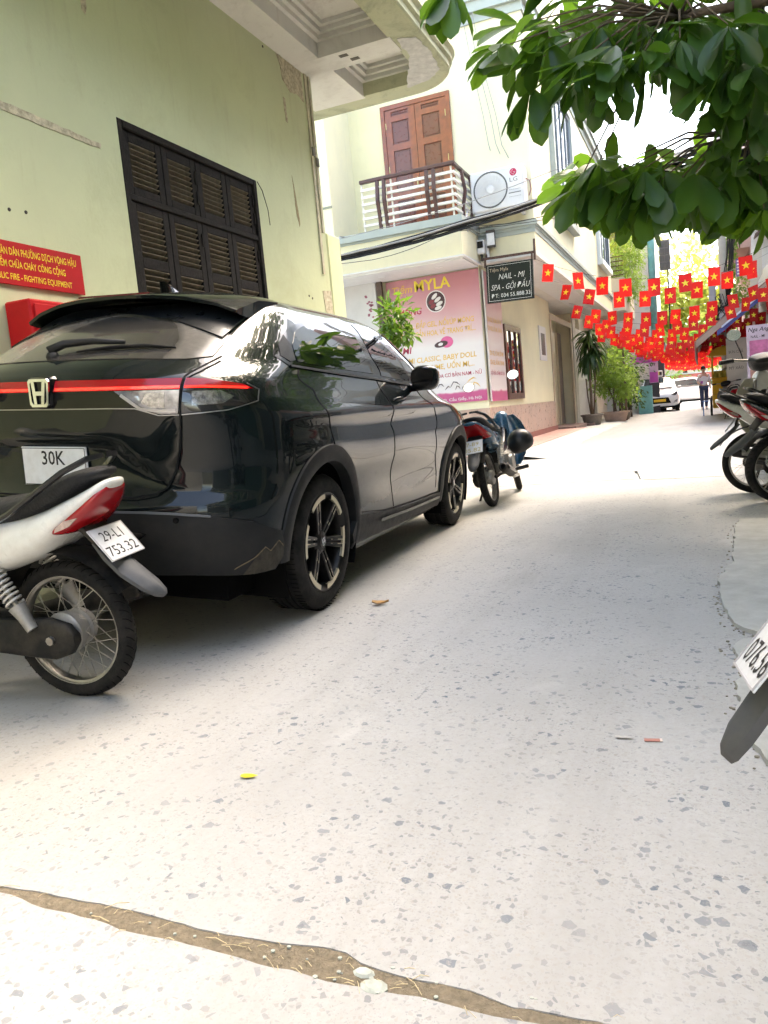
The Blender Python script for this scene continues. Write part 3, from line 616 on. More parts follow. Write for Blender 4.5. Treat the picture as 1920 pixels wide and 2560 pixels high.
# air conditioner
ac = thing('air_conditioner', 'white outdoor air conditioner with round fan grille on the cream wall', 'air conditioner', (-3.80, YP - .42, 4.44))
M_ACW = mat('aircon_white', (.72, .71, .69), .4, var=.05)
MB().cbox(0, .98, 0, .34, 0, .72, .03).build('casing', M_ACW, ac)
MB().lathe([(.0, -.001), (.30, -.001), (.30, .005)], (.37, .002, .37), (0, -1, 0), 40).build('fan_well', mat('fan_dark', (.07, .068, .062), .7), ac)
b = MB()
for i in range(22):
    a = 2 * math.pi * i / 22; pts = [(.37 + r * math.cos(a + r * 2.2), -.010, .37 + r * math.sin(a + r * 2.2)) for r in (.07, .13, .2, .25, .295)]; b.tube(pts, .0032, 4)
for r in (.12, .18, .24): b.lathe([(r - .002, .008), (r + .002, .008), (r + .002, .012), (r - .002, .012)], (.37, 0, .37), (0, -1, 0), 40, close=True)
b.build('fan_grille', M_ACW, ac)
MB().lathe([(.0, .014), (.06, .013), (.075, .006), (.075, 0)], (.37, 0, .37), (0, -1, 0), 24).build('fan_hub', M_ACW, ac)
MB().lathe([(.292, .006), (.305, .010), (.318, .006), (.318, 0), (.292, 0)], (.37, 0, .37), (0, -1, 0), 44, close=True).build('fan_ring', mat('fan_ring_grey', (.12, .12, .11), .5), ac)
MB().lathe([(.0, .003), (.062, .003), (.064, 0)], (.80, 0, .60), (0, -1, 0), 24).build('logo', mat('logo_red', (.55, .02, .08), .4), ac)
MB().tube([(.80, -.004, .645), (.755, -.004, .60), (.80, -.004, .555), (.838, -.004, .598), (.806, -.004, .598)], .004, 4).build('logo_line', M_ACW, ac)
text('lettering', 'LG', mat('print_grey', (.16, .155, .15), .5), ac, (.80, -.002, .44), RF, .075, .14, align='C')
b = MB()
for z in (.30, .24, .18): b.box(.70, .92, -.003, -.001, z, z + .004 + (.012 if z == .24 else 0))
b.build('print_line', mat('print_grey', (.16, .155, .15), .5), ac)
b = MB(); b.box(.08, .13, -.02, .42, -.08, -.03); b.box(.85, .90, -.02, .42, -.08, -.03); b.cbox(.04, .98, .03, .30, -.03, 0, .004); b.build('wall_bracket', M_ACW, ac)
b = MB(); b.tube([(.98, .2, .5), (1.05, .2, .45), (1.06, .22, .3), (1.02, .22, .2)], .012, 6); b.build('refrigerant_pipe', mat('pipe_copper', (.30, .16, .12), .6), ac)
# cables in front of the house
M_CAB = mat('cable_black', (.018, .018, .020), .5, var=.3); M_CABG = mat('cable_grey', (.30, .29, .28), .5)
def cable(name, label, pts, r, m, sag=0., n=26, seg=6, grp=None):
    pts = [Vector(p) for p in pts]; out = []
    for k in range(len(pts) - 1):
        for i in range(n):
            t = i / n; p = pts[k].lerp(pts[k + 1], t); p.z -= sag * 4 * t * (1 - t); p += Vector((0, wob((t * 9, k, r * 900), 1, .008), wob((t * 7, k + 9, r * 800), 1, .010))); out.append(p)
    out.append(pts[-1]); o = MB().tube(out, r, seg).build(name, m, None, True); return tag(o, label, 'cable', grp)
G = 'cables strung across the corner house'
CP = [(-9, 13.36, 3.78), (-6.2, 13.34, 3.90), (-3.6, 13.28, 4.06), (-1.9, 13.1, 4.24), (.9, 12.6, 4.45), (4, 12.2, 4.6)]
for i, (lab, dz, dy, r) in enumerate((('thickest black cable of the bundle below the balcony', 0, 0, .030), ('second black cable twisted along the balcony bundle', -.045, .02, .020), ('black cable hugging the top of the balcony bundle', .04, .02, .018), ('lowest black cable in the balcony bundle', -.075, -.01, .015))):
    cable('overhead_cable', lab, [(x, y + dy + .02 * math.sin(x * 3 + i), z + dz * (1 - .35 * math.sin(x + i))) for x, y, z in CP], r, M_CAB, .03, grp=G)
cable('overhead_cable', 'pale grey cable running on top of the black balcony bundle', [(x, y - .03, z + .02) for x, y, z in CP], .017, M_CABG, .035, grp=G)
cable('overhead_cable', 'thin wire above the balcony bundle passing the air conditioner', [(-9, 13.30, 4.0), (-6.2, 13.2, 4.17), (-3.7, 13.1, 4.32), (-1.5, 12.9, 4.62), (4, 12, 5.2)], .006, M_CABG, .02, grp=G)
cable('overhead_cable', 'thin dark wire slung lowest across the cream fascia', [(-6.3, 13.5, 3.84), (-3.82, 13.45, 4.08), (-1.2, 13.2, 4.12), (3, 12.8, 4.3)], .005, M_CAB, .16, grp=G)
cable('overhead_cable', 'thin dark wire sagging just under the balcony bundle', [(-6.3, 13.48, 3.92), (-3.8, 13.42, 4.0), (-1.2, 13.2, 4.0), (3, 12.8, 4.2)], .005, M_CAB, .06, grp=G)
cable('overhead_cable', 'thin wire running lowest past the black hanging sign', [(-3.8, 13.4, 3.98), (-1.2, 13.2, 3.86), (3, 12.8, 4.0)], .005, M_CAB, .03, grp=G)
for i, (x, lab) in enumerate(((-3.55, 'longest loose wire dangling on the cream wall'), (-3.44, 'loose wire dangling beside the red balcony door'), (-3.36, 'loose wire curling to the right on the cream wall'))):
    tag(MB().tube([(x - .25, YP - .12, 8.0), (x - .12, YP - .1, 7.0), (x + .02 * i, YP - .06, 6.2), (x + .05 + .03 * i, YP - .05, 5.75 - .05 * i), (x + .08 + .07 * i, YP - .05, 5.6 - .1 * i)], .006, 5).build('dangling_wire', M_CABG, None, True), lab, 'wire', 'loose wires on the cream wall')
for i, x in enumerate((-6.05, -3.62)):
    b = MB().tube([(x, 13.58, 4.28), (x, 13.36, 4.26), (x, 13.30, 4.16), (x, 13.31, 3.92)], .012, 6)
    tag(b.build('cable_hook', mat('hook_steel', (.35, .34, .33), .4, .6), None), ('steel cable hook at the left end of the grey balcony edge', 'steel cable hook under the air conditioner')[i], 'hook', 'cable hooks on the balcony')
# ------------------------------------------------------------------ the dark SUV (local: x right, y forward, z up, origin under the rear axle)
def zst(z): return z
def _tab(kn, sm=.03):
    zs=np.arange(.15,1.70,.0025); v=np.interp(zs,[zst(k[0]) for k in kn],[k[1] for k in kn])
    k=int(sm/.0025)//2*2+1; ker=np.hanning(k+2)[1:-1]; ker/=ker.sum()
    vp=np.pad(v,k//2,mode='edge'); v2=np.convolve(vp,ker,mode='valid')
    return zs,v2
T_W=_tab([(.15,.78),(.26,.845),(.35,.862),(.5,.875),(.7,.885),(.9,.885),(1.0,.878),(1.05,.862),(1.10,.838),(1.16,.812),(1.22,.790),(1.30,.755),(1.40,.70),(1.46,.665),(1.50,.64),(1.535,.60),(1.555,.55),(1.575,.45),(1.588,.34),(1.6,.2)],.04)
T_R=_tab([(.15,-.66),(.28,-.80),(.36,-.86),(.45,-.885),(.55,-.90),(.62,-.90),(.655,-.885),(.68,-.85),(.78,-.845),(.88,-.855),(1.0,-.875),(1.06,-.885),(1.12,-.885),(1.16,-.865),(1.20,-.825),(1.225,-.79),(1.50,-.28),(1.54,-.15),(1.565,.0),(1.58,.2),(1.59,.45),(1.7,.6)],.02)
T_F=_tab([(.15,3.12),(.3,3.36),(.5,3.45),(.7,3.44),(.85,3.38),(.90,3.29),(.95,3.12),(.99,2.93),(1.03,2.72),(1.06,2.60),(1.10,2.50),(1.2,2.32),(1.32,2.10),(1.45,1.85),(1.50,1.68),(1.535,1.45),(1.555,1.25),(1.575,1.0),(1.59,.7),(1.7,.5)],.02)
T_L=_tab([(.15,.42),(.6,.46),(1.05,.50),(1.15,.55),(1.22,.75),(1.35,.65),(1.5,.5),(1.56,.35),(1.59,.12),(1.7,.1)],.05)
T_LF=_tab([(.15,.75),(.9,.8),(1.02,.70),(1.15,.55),(1.5,.42),(1.555,.36),(1.59,.1),(1.7,.1)],.05)
def tv(T,z): return float(np.interp(z,T[0],T[1]))
NR,NF=2.7,2.6
def _g(a,s): return math.exp(-(a/s)**2)
def detail(y,z):
    d=0.
    d+=.020*_g(y-0.0,.42)*_g(z-.86,.22)            # rear haunch
    d+=.018*_g(y-2.6,.42)*_g(z-.80,.22)
    d-=.026*_g(z-.56,.13)*_g(y-1.3,.75)            # lower door scallop
    d+=.012*_g(z-.985,.035)*(1 if y<2.9 else 0)*min(1,max(0,(y+.5)/.3))  # shoulder line
    d-=.010*_g(z-.90,.05)*_g(y-1.2,1.2)
    return d
def rdetail(x,z):
    # plate recess on tailgate (towards +y) and bumper shelf
    a=abs(x); wr=.30+.22*max(0,min(1,(.89-z)/.2))
    fx=1/(1+math.exp((a-wr)/.018)); fz=1/(1+math.exp((z-.895)/.008))*1/(1+math.exp((.70-z)/.012))
    return .035*fx*fz
def surf(u,z):
    w,yr,yf,L,LF=tv(T_W,z),tv(T_R,z),tv(T_F,z),tv(T_L,z),tv(T_LF,z)
    y1=yr+L; y2=max(y1+.02,yf-LF)
    if u<=1:
        t=max(0,u)*math.pi/2
        x=w*math.sin(t)**(2/NR); y=yr+L*(1-max(0,math.cos(t))**(2/NR))
        k=max(0,(u-.5)*2)
        x+=detail(y,z)*k
        y+=rdetail(x,z)*max(0,1-k)
    elif u<=2:
        y=y1+(y2-y1)*(u-1); x=w+detail(y,z)
    else:
        t=(3-u)*math.pi/2; t=max(0,t)
        x=w*math.sin(t)**(2/NF); y=yf-LF*(1-max(0,math.cos(t))**(2/NF)); k=max(0,min(1,(2.5-u)*2)); x+=detail(y,z)*k
    return x,y
def u_side(y,z):
    yr,yf,L,LF=tv(T_R,z),tv(T_F,z),tv(T_L,z),tv(T_LF,z); y1=yr+L; y2=max(y1+.02,yf-LF)
    if y<y1:
        c=max(0,1-(y-yr)/L)**(NR/2); return math.acos(max(-1,min(1,c)))/(math.pi/2)
    if y<=y2: return 1+(y-y1)/(y2-y1)
    c=max(0,min(1,1-(yf-y)/LF)); return 3-math.acos(c**(NF/2))/(math.pi/2)
def u_rear(x,z):
    w=tv(T_W,z); return math.asin(max(0,min(1,abs(x)/w))**(NR/2))/(math.pi/2)
def nrm(u, z):
    e = .004; a = Vector((*surf(u + e, z), z)) - Vector((*surf(u - e, z), z)); p = surf(u, z + e); q = surf(u, z - e)
    c = Vector((p[0], p[1], z + e)) - Vector((q[0], q[1], z - e)); n = a.cross(c)
    return n.normalized() if n.length > 1e-9 else Vector((0, -1, 0))
def sp(u, z, off=0., mx=1):
    x, y = surf(u, z); n = nrm(u, z); p = Vector((x, y, z)) + n * off; return Vector((p.x * mx, p.y, p.z))
def S_(y, z): return (u_side(y, z), z)
def Rr(x, z): return (u_rear(x, z), z)
def patch(poly, off, name, m, parent, res=.05, mx=(1, -1), skirt=.006, join=None, smooth=40, sub=True):
    """piece of bodywork following the shell: polygon in (u,z), set off the shell along its normal"""
    outs = []
    if join is None: join = min(a for a, c in poly) <= 0
    for s in mx:
        bm = bmesh.new(); vs = [bm.verts.new((a, c, 0)) for a, c in poly]; bm.faces.new(vs)
        bmesh.ops.triangulate(bm, faces=bm.faces[:])
        for _ in range(5 if sub else 0):
            lg = [e for e in bm.edges if (sp(e.verts[0].co.x, e.verts[0].co.y) - sp(e.verts[1].co.x, e.verts[1].co.y)).length > res]
            if not lg: break
            bmesh.ops.subdivide_edges(bm, edges=lg, cuts=1, use_grid_fill=False); bmesh.ops.triangulate(bm, faces=[f for f in bm.faces if len(f.verts) > 4])
        bd = [e for e in bm.edges if e.is_boundary]
        ex = bmesh.ops.extrude_edge_only(bm, edges=bd); low = set(v for v in ex['geom'] if isinstance(v, bmesh.types.BMVert))
        low = {v.index: 1 for v in []} or low
        for v in bm.verts: v.co = sp(v.co.x, v.co.y, off - skirt if v in low else off, s)
        bmesh.ops.recalc_face_normals(bm, faces=bm.faces)
        # outward
        tot = sum(f.normal.x * f.calc_center_median().x * f.calc_area() + f.normal.y * (f.calc_center_median().y - 1.3) * f.calc_area() for f in bm.faces)
        if tot < 0: bmesh.ops.reverse_faces(bm, faces=bm.faces[:])
        outs.append(MB().bm(bm))
    if join and len(outs) == 2: outs[0].add(outs[1].v, outs[1].f); outs = outs[:1]
    return [b.build(name, m, parent, smooth) for b in outs]
def line_patch(pts, w, off, name, m, parent, mx=(1, -1), n=6):
    """narrow strip (panel gap, trim) along a polyline in (u,z)"""
    out = []
    P = []
    for a, c in zip(pts[:-1], pts[1:]):
        for i in range(n): P.append((a[0] + (c[0] - a[0]) * i / n, a[1] + (c[1] - a[1]) * i / n))
    P.append(pts[-1]); b = MB(); seam = P[0][0] <= 0 or P[-1][0] <= 0
    for s in mx:
        rows = []
        q = [sp(u, z, off, s) for u, z in P]
        for i in range(len(q)):
            t = (q[min(i + 1, len(q) - 1)] - q[max(i - 1, 0)]); nn = nrm(*P[i]); nn = Vector((nn.x * s, nn.y, nn.z)); d = t.cross(nn).normalized() * (w / 2)
            rows.append([q[i] - d - nn * .003, q[i] - d, q[i] + d, q[i] + d - nn * .003])
        b.grid(rows)
        if not seam: b.build(name, m, parent, 40); b = MB()
    return b.build(name, m, parent, 40) if seam else None
def paint_mat():
    s = NT('car_paint')
    dust = s.math('MULTIPLY', s.ramp(s.noise(3.0, 7, .7), [(.35, .1), (.8, 1.)]), .028)
    spk = s.ramp(s.noise(240, 2, .5), [(.66, 0.), (.74, .08)])
    sx = s.n('SeparateXYZ'); s.l(s.tc.outputs['Object'], sx.inputs[0])
    low = s.math('MULTIPLY', s.math('SUBTRACT', .62, sx.outputs[2], True), .20, True)
    f = s.math('ADD', s.math('ADD', dust, s.math('MULTIPLY', spk, .5)), low, True)
    c = s.mix(f, (.0022, .0056, .0064), (.22, .20, .17))
    s.set(Base_Color=c, Roughness=s.math('ADD', s.math('MULTIPLY', f, 1.2), .22, True), Metallic=0., Specular_IOR_Level=.05, Coat_Weight=1., Coat_Roughness=.02, Coat_IOR=1.38)
    return s.m
M_PAINT = paint_mat()
M_PLA = mat('black_cladding', (.013, .015, .017), .55, spec=.3, var=.25, vs=8, bump=.15, bs=300, dirt=(.08, .07, .055), dirt_amt=.3, dirt_scale=5)
M_GAP = mat('panel_gap', (.002, .002, .002), .9, var=0)
M_PIANO = mat('gloss_black', (.006, .006, .007), .10, var=.1, spec=.4)
M_RUB = mat('tyre_rubber', (.013, .0125, .012), .8, spec=.25, var=.3, vs=18, bump=.2, bs=120, dirt=(.075, .065, .055), dirt_amt=.5, dirt_scale=9)
M_CHR = mat('chrome', (.75, .75, .76), .12, 1, var=.04)
M_ALLOY = mat('alloy_dark', (.035, .034, .034), .35, .6, var=.2, vs=12, dirt=(.10, .085, .07), dirt_amt=.5, dirt_scale=10)
M_MACH = mat('alloy_machined', (.62, .56, .42), .35, .8, var=.12)
M_REDL = NT('red_lens'); M_REDL.set(Base_Color=(.30, .004, .008), Roughness=.15, Coat_Weight=.25, Specular_IOR_Level=.4); M_REDL = M_REDL.m
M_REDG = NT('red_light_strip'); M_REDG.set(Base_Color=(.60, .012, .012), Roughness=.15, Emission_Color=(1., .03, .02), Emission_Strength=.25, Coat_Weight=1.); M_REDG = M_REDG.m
M_CLR = mat('clear_lens', (.20, .20, .21), .07, .5, var=.7, vs=26, coat=1)
M_SMK = mat('smoked_lens', (.030, .028, .030), .06, .2, var=.8, vs=20, coat=1)
M_PLT = mat('plate_white', (.68, .69, .70), .35, var=.06, dirt=(.4, .38, .34), dirt_amt=.4, dirt_scale=20)
M_INK = mat('plate_ink', (.015, .015, .017), .5)
def car_glass(name, dusty=False):
    s = NT(name); c = (.004, .005, .006); r = .02
    if dusty:
        sx = s.n('SeparateXYZ'); s.l(s.tc.outputs['Object'], sx.inputs[0])
        d = s.math('POWER', s.math('ADD', s.math('POWER', s.math('ADD', sx.outputs[0], -.10), 2), s.math('POWER', s.math('MULTIPLY', s.math('ADD', sx.outputs[2], -1.25), 1.75), 2)), .5)
        arc = s.ramp(d, [(.36, .25), (.39, 1.), (.40, 1.)])
        streak = s.n('TexWave', wave_type='RINGS'); streak.inputs['Scale'].default_value = 4; streak.inputs['Distortion'].default_value = 3
        s.l(s.tc.outputs['Object'], streak.inputs['Vector'])
        f = s.math('MULTIPLY', arc, s.ramp(s.noise(6, 8, .7), [(.25, .18), (.75, .50)]))
        f = s.math('ADD', f, s.math('MULTIPLY', streak.outputs['Fac'], .04), True)
        f = s.math('ADD', f, s.ramp(s.noise(38, 4, .8, dist=2.), [(.68, 0.), (.73, .18)]), True)
        s.set(Base_Color=s.mix(f, c, (.34, .305, .26)), Roughness=s.math('ADD', s.math('MULTIPLY', f, .5), .04), Specular_IOR_Level=.6)
    else: s.set(Base_Color=c, Roughness=r, Specular_IOR_Level=.5)
    return s.m
M_CGL = car_glass('side_glass'); M_RGL = car_glass('rear_glass', True)

suv = thing('parked_suv', 'large dark green-black SUV parked along the left wall, seen from behind', 'car', (-2.6654, 3.3516, .0679), rot=(0, R_(4.5), R_(2.6)))
# shell
zl = list(np.concatenate([np.arange(.20, .45, .03), np.arange(.45, .70, .025), np.arange(.70, 1.0, .02), np.arange(1.0, 1.30, .0125), np.arange(1.30, 1.53, .02), np.arange(1.53, 1.598, .005)]))
us = list(np.linspace(0, 1, 25) ** 1.15) + list(np.linspace(1, 2, 90)[1:]) + list(np.linspace(2, 3, 22)[1:])
b = MB(); WR, FR = 0.0, 2.60
for s in (1, -1):
    rows = [[(lambda q: (q[0] * s, q[1], z))(surf(u, z)) for u in us] for z in zl]
    k = len(b.v); b.grid(rows)
keep = []
for f in b.f:
    c = [sum(b.v[i][j] for i in f) / len(f) for j in range(3)]
    if abs(c[0]) > .6 and min(math.hypot(c[1] - WR, c[2] - .345) - .02, math.hypot(c[1] - FR, c[2] - .345)) < .425: continue
    if c[2] < .335 and c[1] < -.38: continue
    keep.append(f)
b.f = keep; b.mi = [0] * len(keep)
top = [surf(u, zl[-1]) for u in us]
b.add([(x, y, zl[-1]) for x, y in top] + [(-x, y, zl[-1]) for x, y in top][::-1], [tuple(range(2 * len(top)))])
b.build('body', M_PAINT, suv, 50)
# underbody and wheel wells
b = MB(); b.box(-.70, .70, -.66, 3.1, .20, .34); b.box(-.80, .80, .47, 2.13, .20, .31); b.box(-.56, .56, -.68, 3.2, .30, .70)
b.build('underbody', mat('underbody_black', (.006, .006, .006), .95, spec=.05), suv)
b = MB()
for yc in (WR, FR):
    for s in (1, -1):
        rings = []
        for x in (.50, .86):
            rings.append([(x * s, yc + .44 * math.cos(t), .345 + .44 * math.sin(t)) for t in np.linspace(-.45, math.pi + .45, 28)])
        MB().grid(rings).cap([Vector(p) for p in rings[0]]).build('wheel_well', mat('well_black', (.006, .006, .006), .95, spec=.1), suv, True)
# wheel-arch cladding
for yc in (WR, FR):
    a0, a1 = (-.02, math.pi + (.20 if yc == WR else .05))
    for s in (1, -1):
        rows = []
        for t in np.linspace(-.28, math.pi + (.02 if yc == WR else .28), 60):
            row = []
            for r, off in ((.375, -.05), (.378, .010), (.388, .016), (.43, .017), (.458, .010), (.461, -.004)):
                r += .028 if yc == WR else .012; y, z = yc + r * math.cos(t), .345 + r * math.sin(t); z = max(z, .2); p = sp(u_side(y, z), z, off, s); row.append((p.x, y, z))
            rows.append(row)
        MB().grid(rows).build('arch_cladding', M_PLA, suv, 35)
# wheels
def tyre_profile(r, w, rim):
    return [(rim, -w * .42), (rim + .012, -w * .48), (rim + .35 * (r - rim), -w * .505), (rim + .75 * (r - rim), -w * .47), (r - .012, -w * .40), (r - .003, -w * .32), (r, -w * .2), (r - .008, -w * .165), (r - .008, -w * .145), (r, -w * .13), (r + .001, -w * .03), (r - .008, -w * .02), (r - .008, w * .02), (r + .001, w * .03), (r, w * .13), (r - .008, w * .145), (r - .008, w * .165), (r, w * .2), (r - .003, w * .32), (r - .012, w * .40), (rim + .75 * (r - rim), w * .47), (rim + .35 * (r - rim), w * .505), (rim + .012, w * .48), (rim, w * .42)]
def suv_wheel(parent, x, y, s, ang):
    w = link('wheel', MB().lathe(tyre_profile(.345, .225, .243), (0, 0, 0), (1, 0, 0), 72).mesh('wheel', M_RUB, 40), parent, (x, y, .345)); w.scale = (s, 1, 1); w.rotation_euler = (ang, 0, 0)
    b = MB()
    for i in range(84):
        for q, (x0, x1) in enumerate(((.060, .098), (-.098, -.060))):
            a = 2 * math.pi * (i + .3 * q) / 84; M = Matrix.Rotation(a, 4, 'X'); b.box(x0, x1, -.0012, .0012, .3435, .3465, 0, M)
    tag(b.build('tread_sipes', mat('tread_dark', (.004, .004, .004), .9, spec=.1), w), kind='stuff')
    MB().lathe([(.243, -.10), (.243, .085), (.247, .095), (.250, .107), (.246, .110), (.236, .104), (.226, .09), (.222, .05), (.218, -.08)], (0, 0, 0), (1, 0, 0), 72).build('rim_barrel', M_ALLOY, w, 40)
    b = MB()
    for i in range(6):
        a0 = 2 * math.pi * i / 6 + .17; a1 = a0 + 2 * math.pi / 6 - .34; ts = np.linspace(a0, a1, 9)
        b.grid([[(.1075, r * math.cos(t), r * math.sin(t)) for r in (.218, .243)] for t in ts]); b.grid([[(xx, .218 * math.cos(t), .218 * math.sin(t)) for xx in (.095, .1075)] for t in ts])
    b.build('rim_band', M_MACH, w)
    for i in range(6):
        M = Matrix.Rotation(2 * math.pi * i / 6, 4, 'X'); sb = MB()
        # spoke seen along +x: two ribs with a groove between, running from hub to rim
        def ring(zr, hw, xf): return [M @ Vector(p) for p in ((xf - .05, -hw, zr), (xf - .004, -hw, zr), (xf, -hw * .86, zr), (xf, -hw * .30, zr), (xf - .018, -hw * .16, zr), (xf - .018, hw * .16, zr), (xf, hw * .30, zr), (xf, hw * .86, zr), (xf - .004, hw, zr), (xf - .05, hw, zr))]
        sb.loft([ring(.045, .020, .080), ring(.09, .024, .088), ring(.16, .028, .098), ring(.232, .032, .106)])
        sp_ = sb.build('spoke', M_ALLOY, w, 30)
        eb = MB()
        for q in (-1, 1): eb.add([M @ Vector(p) for p in ((.0895, q * .0085, .10), (.0895, q * .0125, .10), (.1075, q * .014, .230), (.1075, q * .0098, .230))], [(0, 1, 2, 3)])
        eb.build('spoke_edge', M_MACH, sp_)
    MB().lathe([(.0, .088), (.030, .088), (.034, .084), (.055, .080), (.066, .070), (.068, .03)], (0, 0, 0), (1, 0, 0), 30).build('hub', M_ALLOY, w, 40)
    b = MB()
    for i in range(5): a = 2 * math.pi * i / 5; b.lathe([(.0, .074), (.010, .074), (.0105, .083), (.012, .083), (.012, .07)], (0, .048 * math.cos(a), .048 * math.sin(a)), (1, 0, 0), 10)
    b.build('lug_nut', M_PIANO, w)
    hb(w, (.0905, 0, 0), 'yz', .020)
    MB().lathe([(.0, -.02), (.15, -.02), (.15, .0), (.06, .005)], (0, 0, 0), (1, 0, 0), 36).build('brake_disc', mat('disc_steel', (.10, .095, .09), .5, .7), w)
    return w
def hb(parent, loc, plane, s):
    """chrome marque emblem: rounded frame with an H inside"""
    b = MB(); fr = [(-.9, .8), (-.75, .98), (.75, .98), (.9, .8), (.80, -.75), (.62, -.95), (-.62, -.95), (-.80, -.75)]; inn = [(x * .80, y * .80) for x, y in fr]
    f = (lambda a, c, d: (loc[0] + d, loc[1] + a * s, loc[2] + c * s)) if plane == 'yz' else (lambda a, c, d: (loc[0] + a * s, loc[1] - d, loc[2] + c * s))
    n = len(fr); d1 = .12 * s + .001
    for i in range(n):
        j = (i + 1) % n; b.add([f(*fr[i], 0), f(*fr[j], 0), f(*inn[j], 0), f(*inn[i], 0), f(*fr[i], d1), f(*fr[j], d1), f(*inn[j], d1), f(*inn[i], d1)], [(4, 5, 6, 7), (0, 1, 5, 4), (3, 2, 6, 7)])
    for q in ([(-.62, .80), (-.36, .80), (-.26, .12), (.26, .12), (.36, .80), (.62, .80), (.42, -.78), (.18, -.78), (.24, -.16), (-.24, -.16), (-.18, -.78), (-.42, -.78)],): b.prism(q, f, 0, d1)
    return b.build('emblem', M_CHR, parent)
for (x, y, s, a) in ((.765, WR, 1, .35), (-.765, WR, -1, 1.1), (.765, FR, 1, .05), (-.765, FR, -1, .7)): suv_wheel(suv, x, y, s, a)
# side windows: gloss black surround, then the panes
swr = [S_(-.27, 1.252), S_(-.21, 1.31), S_(-.02, 1.388), S_(.13, 1.432), S_(.31, 1.468), S_(.69, 1.508), S_(.90, 1.518), S_(1.12, 1.497), S_(1.31, 1.448), S_(1.50, 1.345), S_(1.57, 1.238), S_(1.625, 1.125), S_(1.25, 1.142), S_(.92, 1.160), S_(.3, 1.185), S_(-.19, 1.208)]
patch(swr, .003, 'window_surround', M_PIANO, suv, .06)
rw = [S_(-.09, 1.232), S_(-.06, 1.31), S_(.05, 1.382), S_(.16, 1.415), S_(.32, 1.442), S_(.68, 1.480), S_(.84, 1.488), S_(.885, 1.30), S_(.905, 1.192), S_(.4, 1.208), S_(.0, 1.224)]
patch(rw, .006, 'rear_side_window', M_CGL, suv, .06)
patch([S_(-.22, 1.255), S_(-.18, 1.31), S_(-.085, 1.358), S_(-.075, 1.31), S_(-.105, 1.238), S_(-.16, 1.230)], .006, 'door_pull_panel', M_PLA, suv, .06)
fwn = [S_(1.03, 1.182), S_(.99, 1.30), S_(.945, 1.490), S_(1.12, 1.468), S_(1.29, 1.42), S_(1.465, 1.325), S_(1.53, 1.225), S_(1.56, 1.155), S_(1.3, 1.166)]
patch(fwn, .006, 'front_side_window', M_CGL, suv, .06)
# belt trim
line_patch([S_(-.18, 1.209), S_(.3, 1.186), S_(.92, 1.161), S_(1.25, 1.143), S_(1.62, 1.126)], .012, .008, 'belt_trim', M_PLA, suv)
# panel gaps on the side
gw = .006
line_patch([S_(.93, 1.158), S_(.985, 1.05), S_(1.0, .89), S_(1.03, .6), S_(1.05, .45), S_(1.08, .345)], gw, .0025, 'door_gap', M_GAP, suv)
line_patch([S_(-.10, 1.198), S_(-.04, 1.10), S_(.0, .98), S_(.04, .89), S_(.07, .825)], gw, .0025, 'door_gap', M_GAP, suv)
line_patch([S_(1.64, 1.122), S_(1.85, 1.0), S_(1.96, .8), S_(2.0, .6), S_(2.03, .38)], gw, .0025, 'door_gap', M_GAP, suv)
line_patch([S_(.46, .425), S_(.9, .375), S_(1.5, .350), S_(2.1, .340)], gw, .0025, 'door_gap', M_GAP, suv)
# sill cladding
patch([S_(.43, .415), S_(.9, .366), S_(1.5, .342), S_(2.18, .332), S_(2.20, .28), S_(2.12, .235), S_(1.2, .240), S_(.40, .265), S_(.36, .32)], .014, 'sill_cladding', M_PLA, suv, .08, skirt=.03)
line_patch([S_(.80, .332), S_(1.4, .312), S_(2.1, .300)], .020, .022, 'sill_trim', M_PIANO, suv)
# door handles, mirror, fuel flap
for s in (1, -1):
    b = MB(); p = [sp(u_side(y, 1.03), 1.03, o, s) for y, o in ((1.05, .004), (1.08, .030), (1.14, .036), (1.21, .034), (1.25, .006))]; b.tube(p, [.008, .011, .012, .011, .008], 10); b.build('door_handle', M_PIANO, suv, True)
    q = sp(u_side(1.14, 1.03), 1.03, .002, s); MB().ball((q.x, q.y, q.z), .024, 14, 0, (.15, 1.6, .8)).build('handle_cup', M_GAP, suv, True)
    m = MB(); rings = []
    for t, hw, hh in ((-.02, .02, .03), (0, .075, .068), (.03, .092, .080), (.08, .092, .082), (.13, .072, .068), (.165, .035, .035)):
        c = Vector((s * (.955), 1.42 + t, 1.175)); rings.append([c + Vector((hw * math.copysign(abs(math.cos(a)) ** .7, math.cos(a)), 0, hh * math.copysign(abs(math.sin(a)) ** .7, math.sin(a)))) for a in np.linspace(0, 2 * math.pi, 20, endpoint=False)])
    mir = m.loft(rings).build('wing_mirror', M_PAINT, suv, 50)
    MB().loft([[Vector((s * .955, 1.398, 1.175)) + Vector((k * .085 * math.copysign(abs(math.cos(a)) ** .7, math.cos(a)), 0, k * .068 * math.copysign(abs(math.sin(a)) ** .7, math.sin(a)))) for a in np.linspace(0, 2 * math.pi, 20, endpoint=False)] for k in (.9, .88)]).build('mirror_glass', M_PIANO, mir)
    MB().tube([(s * .80, 1.53, 1.11), (s * .86, 1.52, 1.11), (s * .94, 1.50, 1.125)], [.03, .025, .03], 8).build('mirror_stalk', M_PIANO, mir, True)
# ---- rear end
patch([Rr(0, 1.238), Rr(.30, 1.236), Rr(.55, 1.230), Rr(.625, 1.243), Rr(.615, 1.30), Rr(.575, 1.40), Rr(.52, 1.465), Rr(.42, 1.495), Rr(.2, 1.508), Rr(0, 1.512)], .004, 'rear_window', M_RGL, suv, .05)
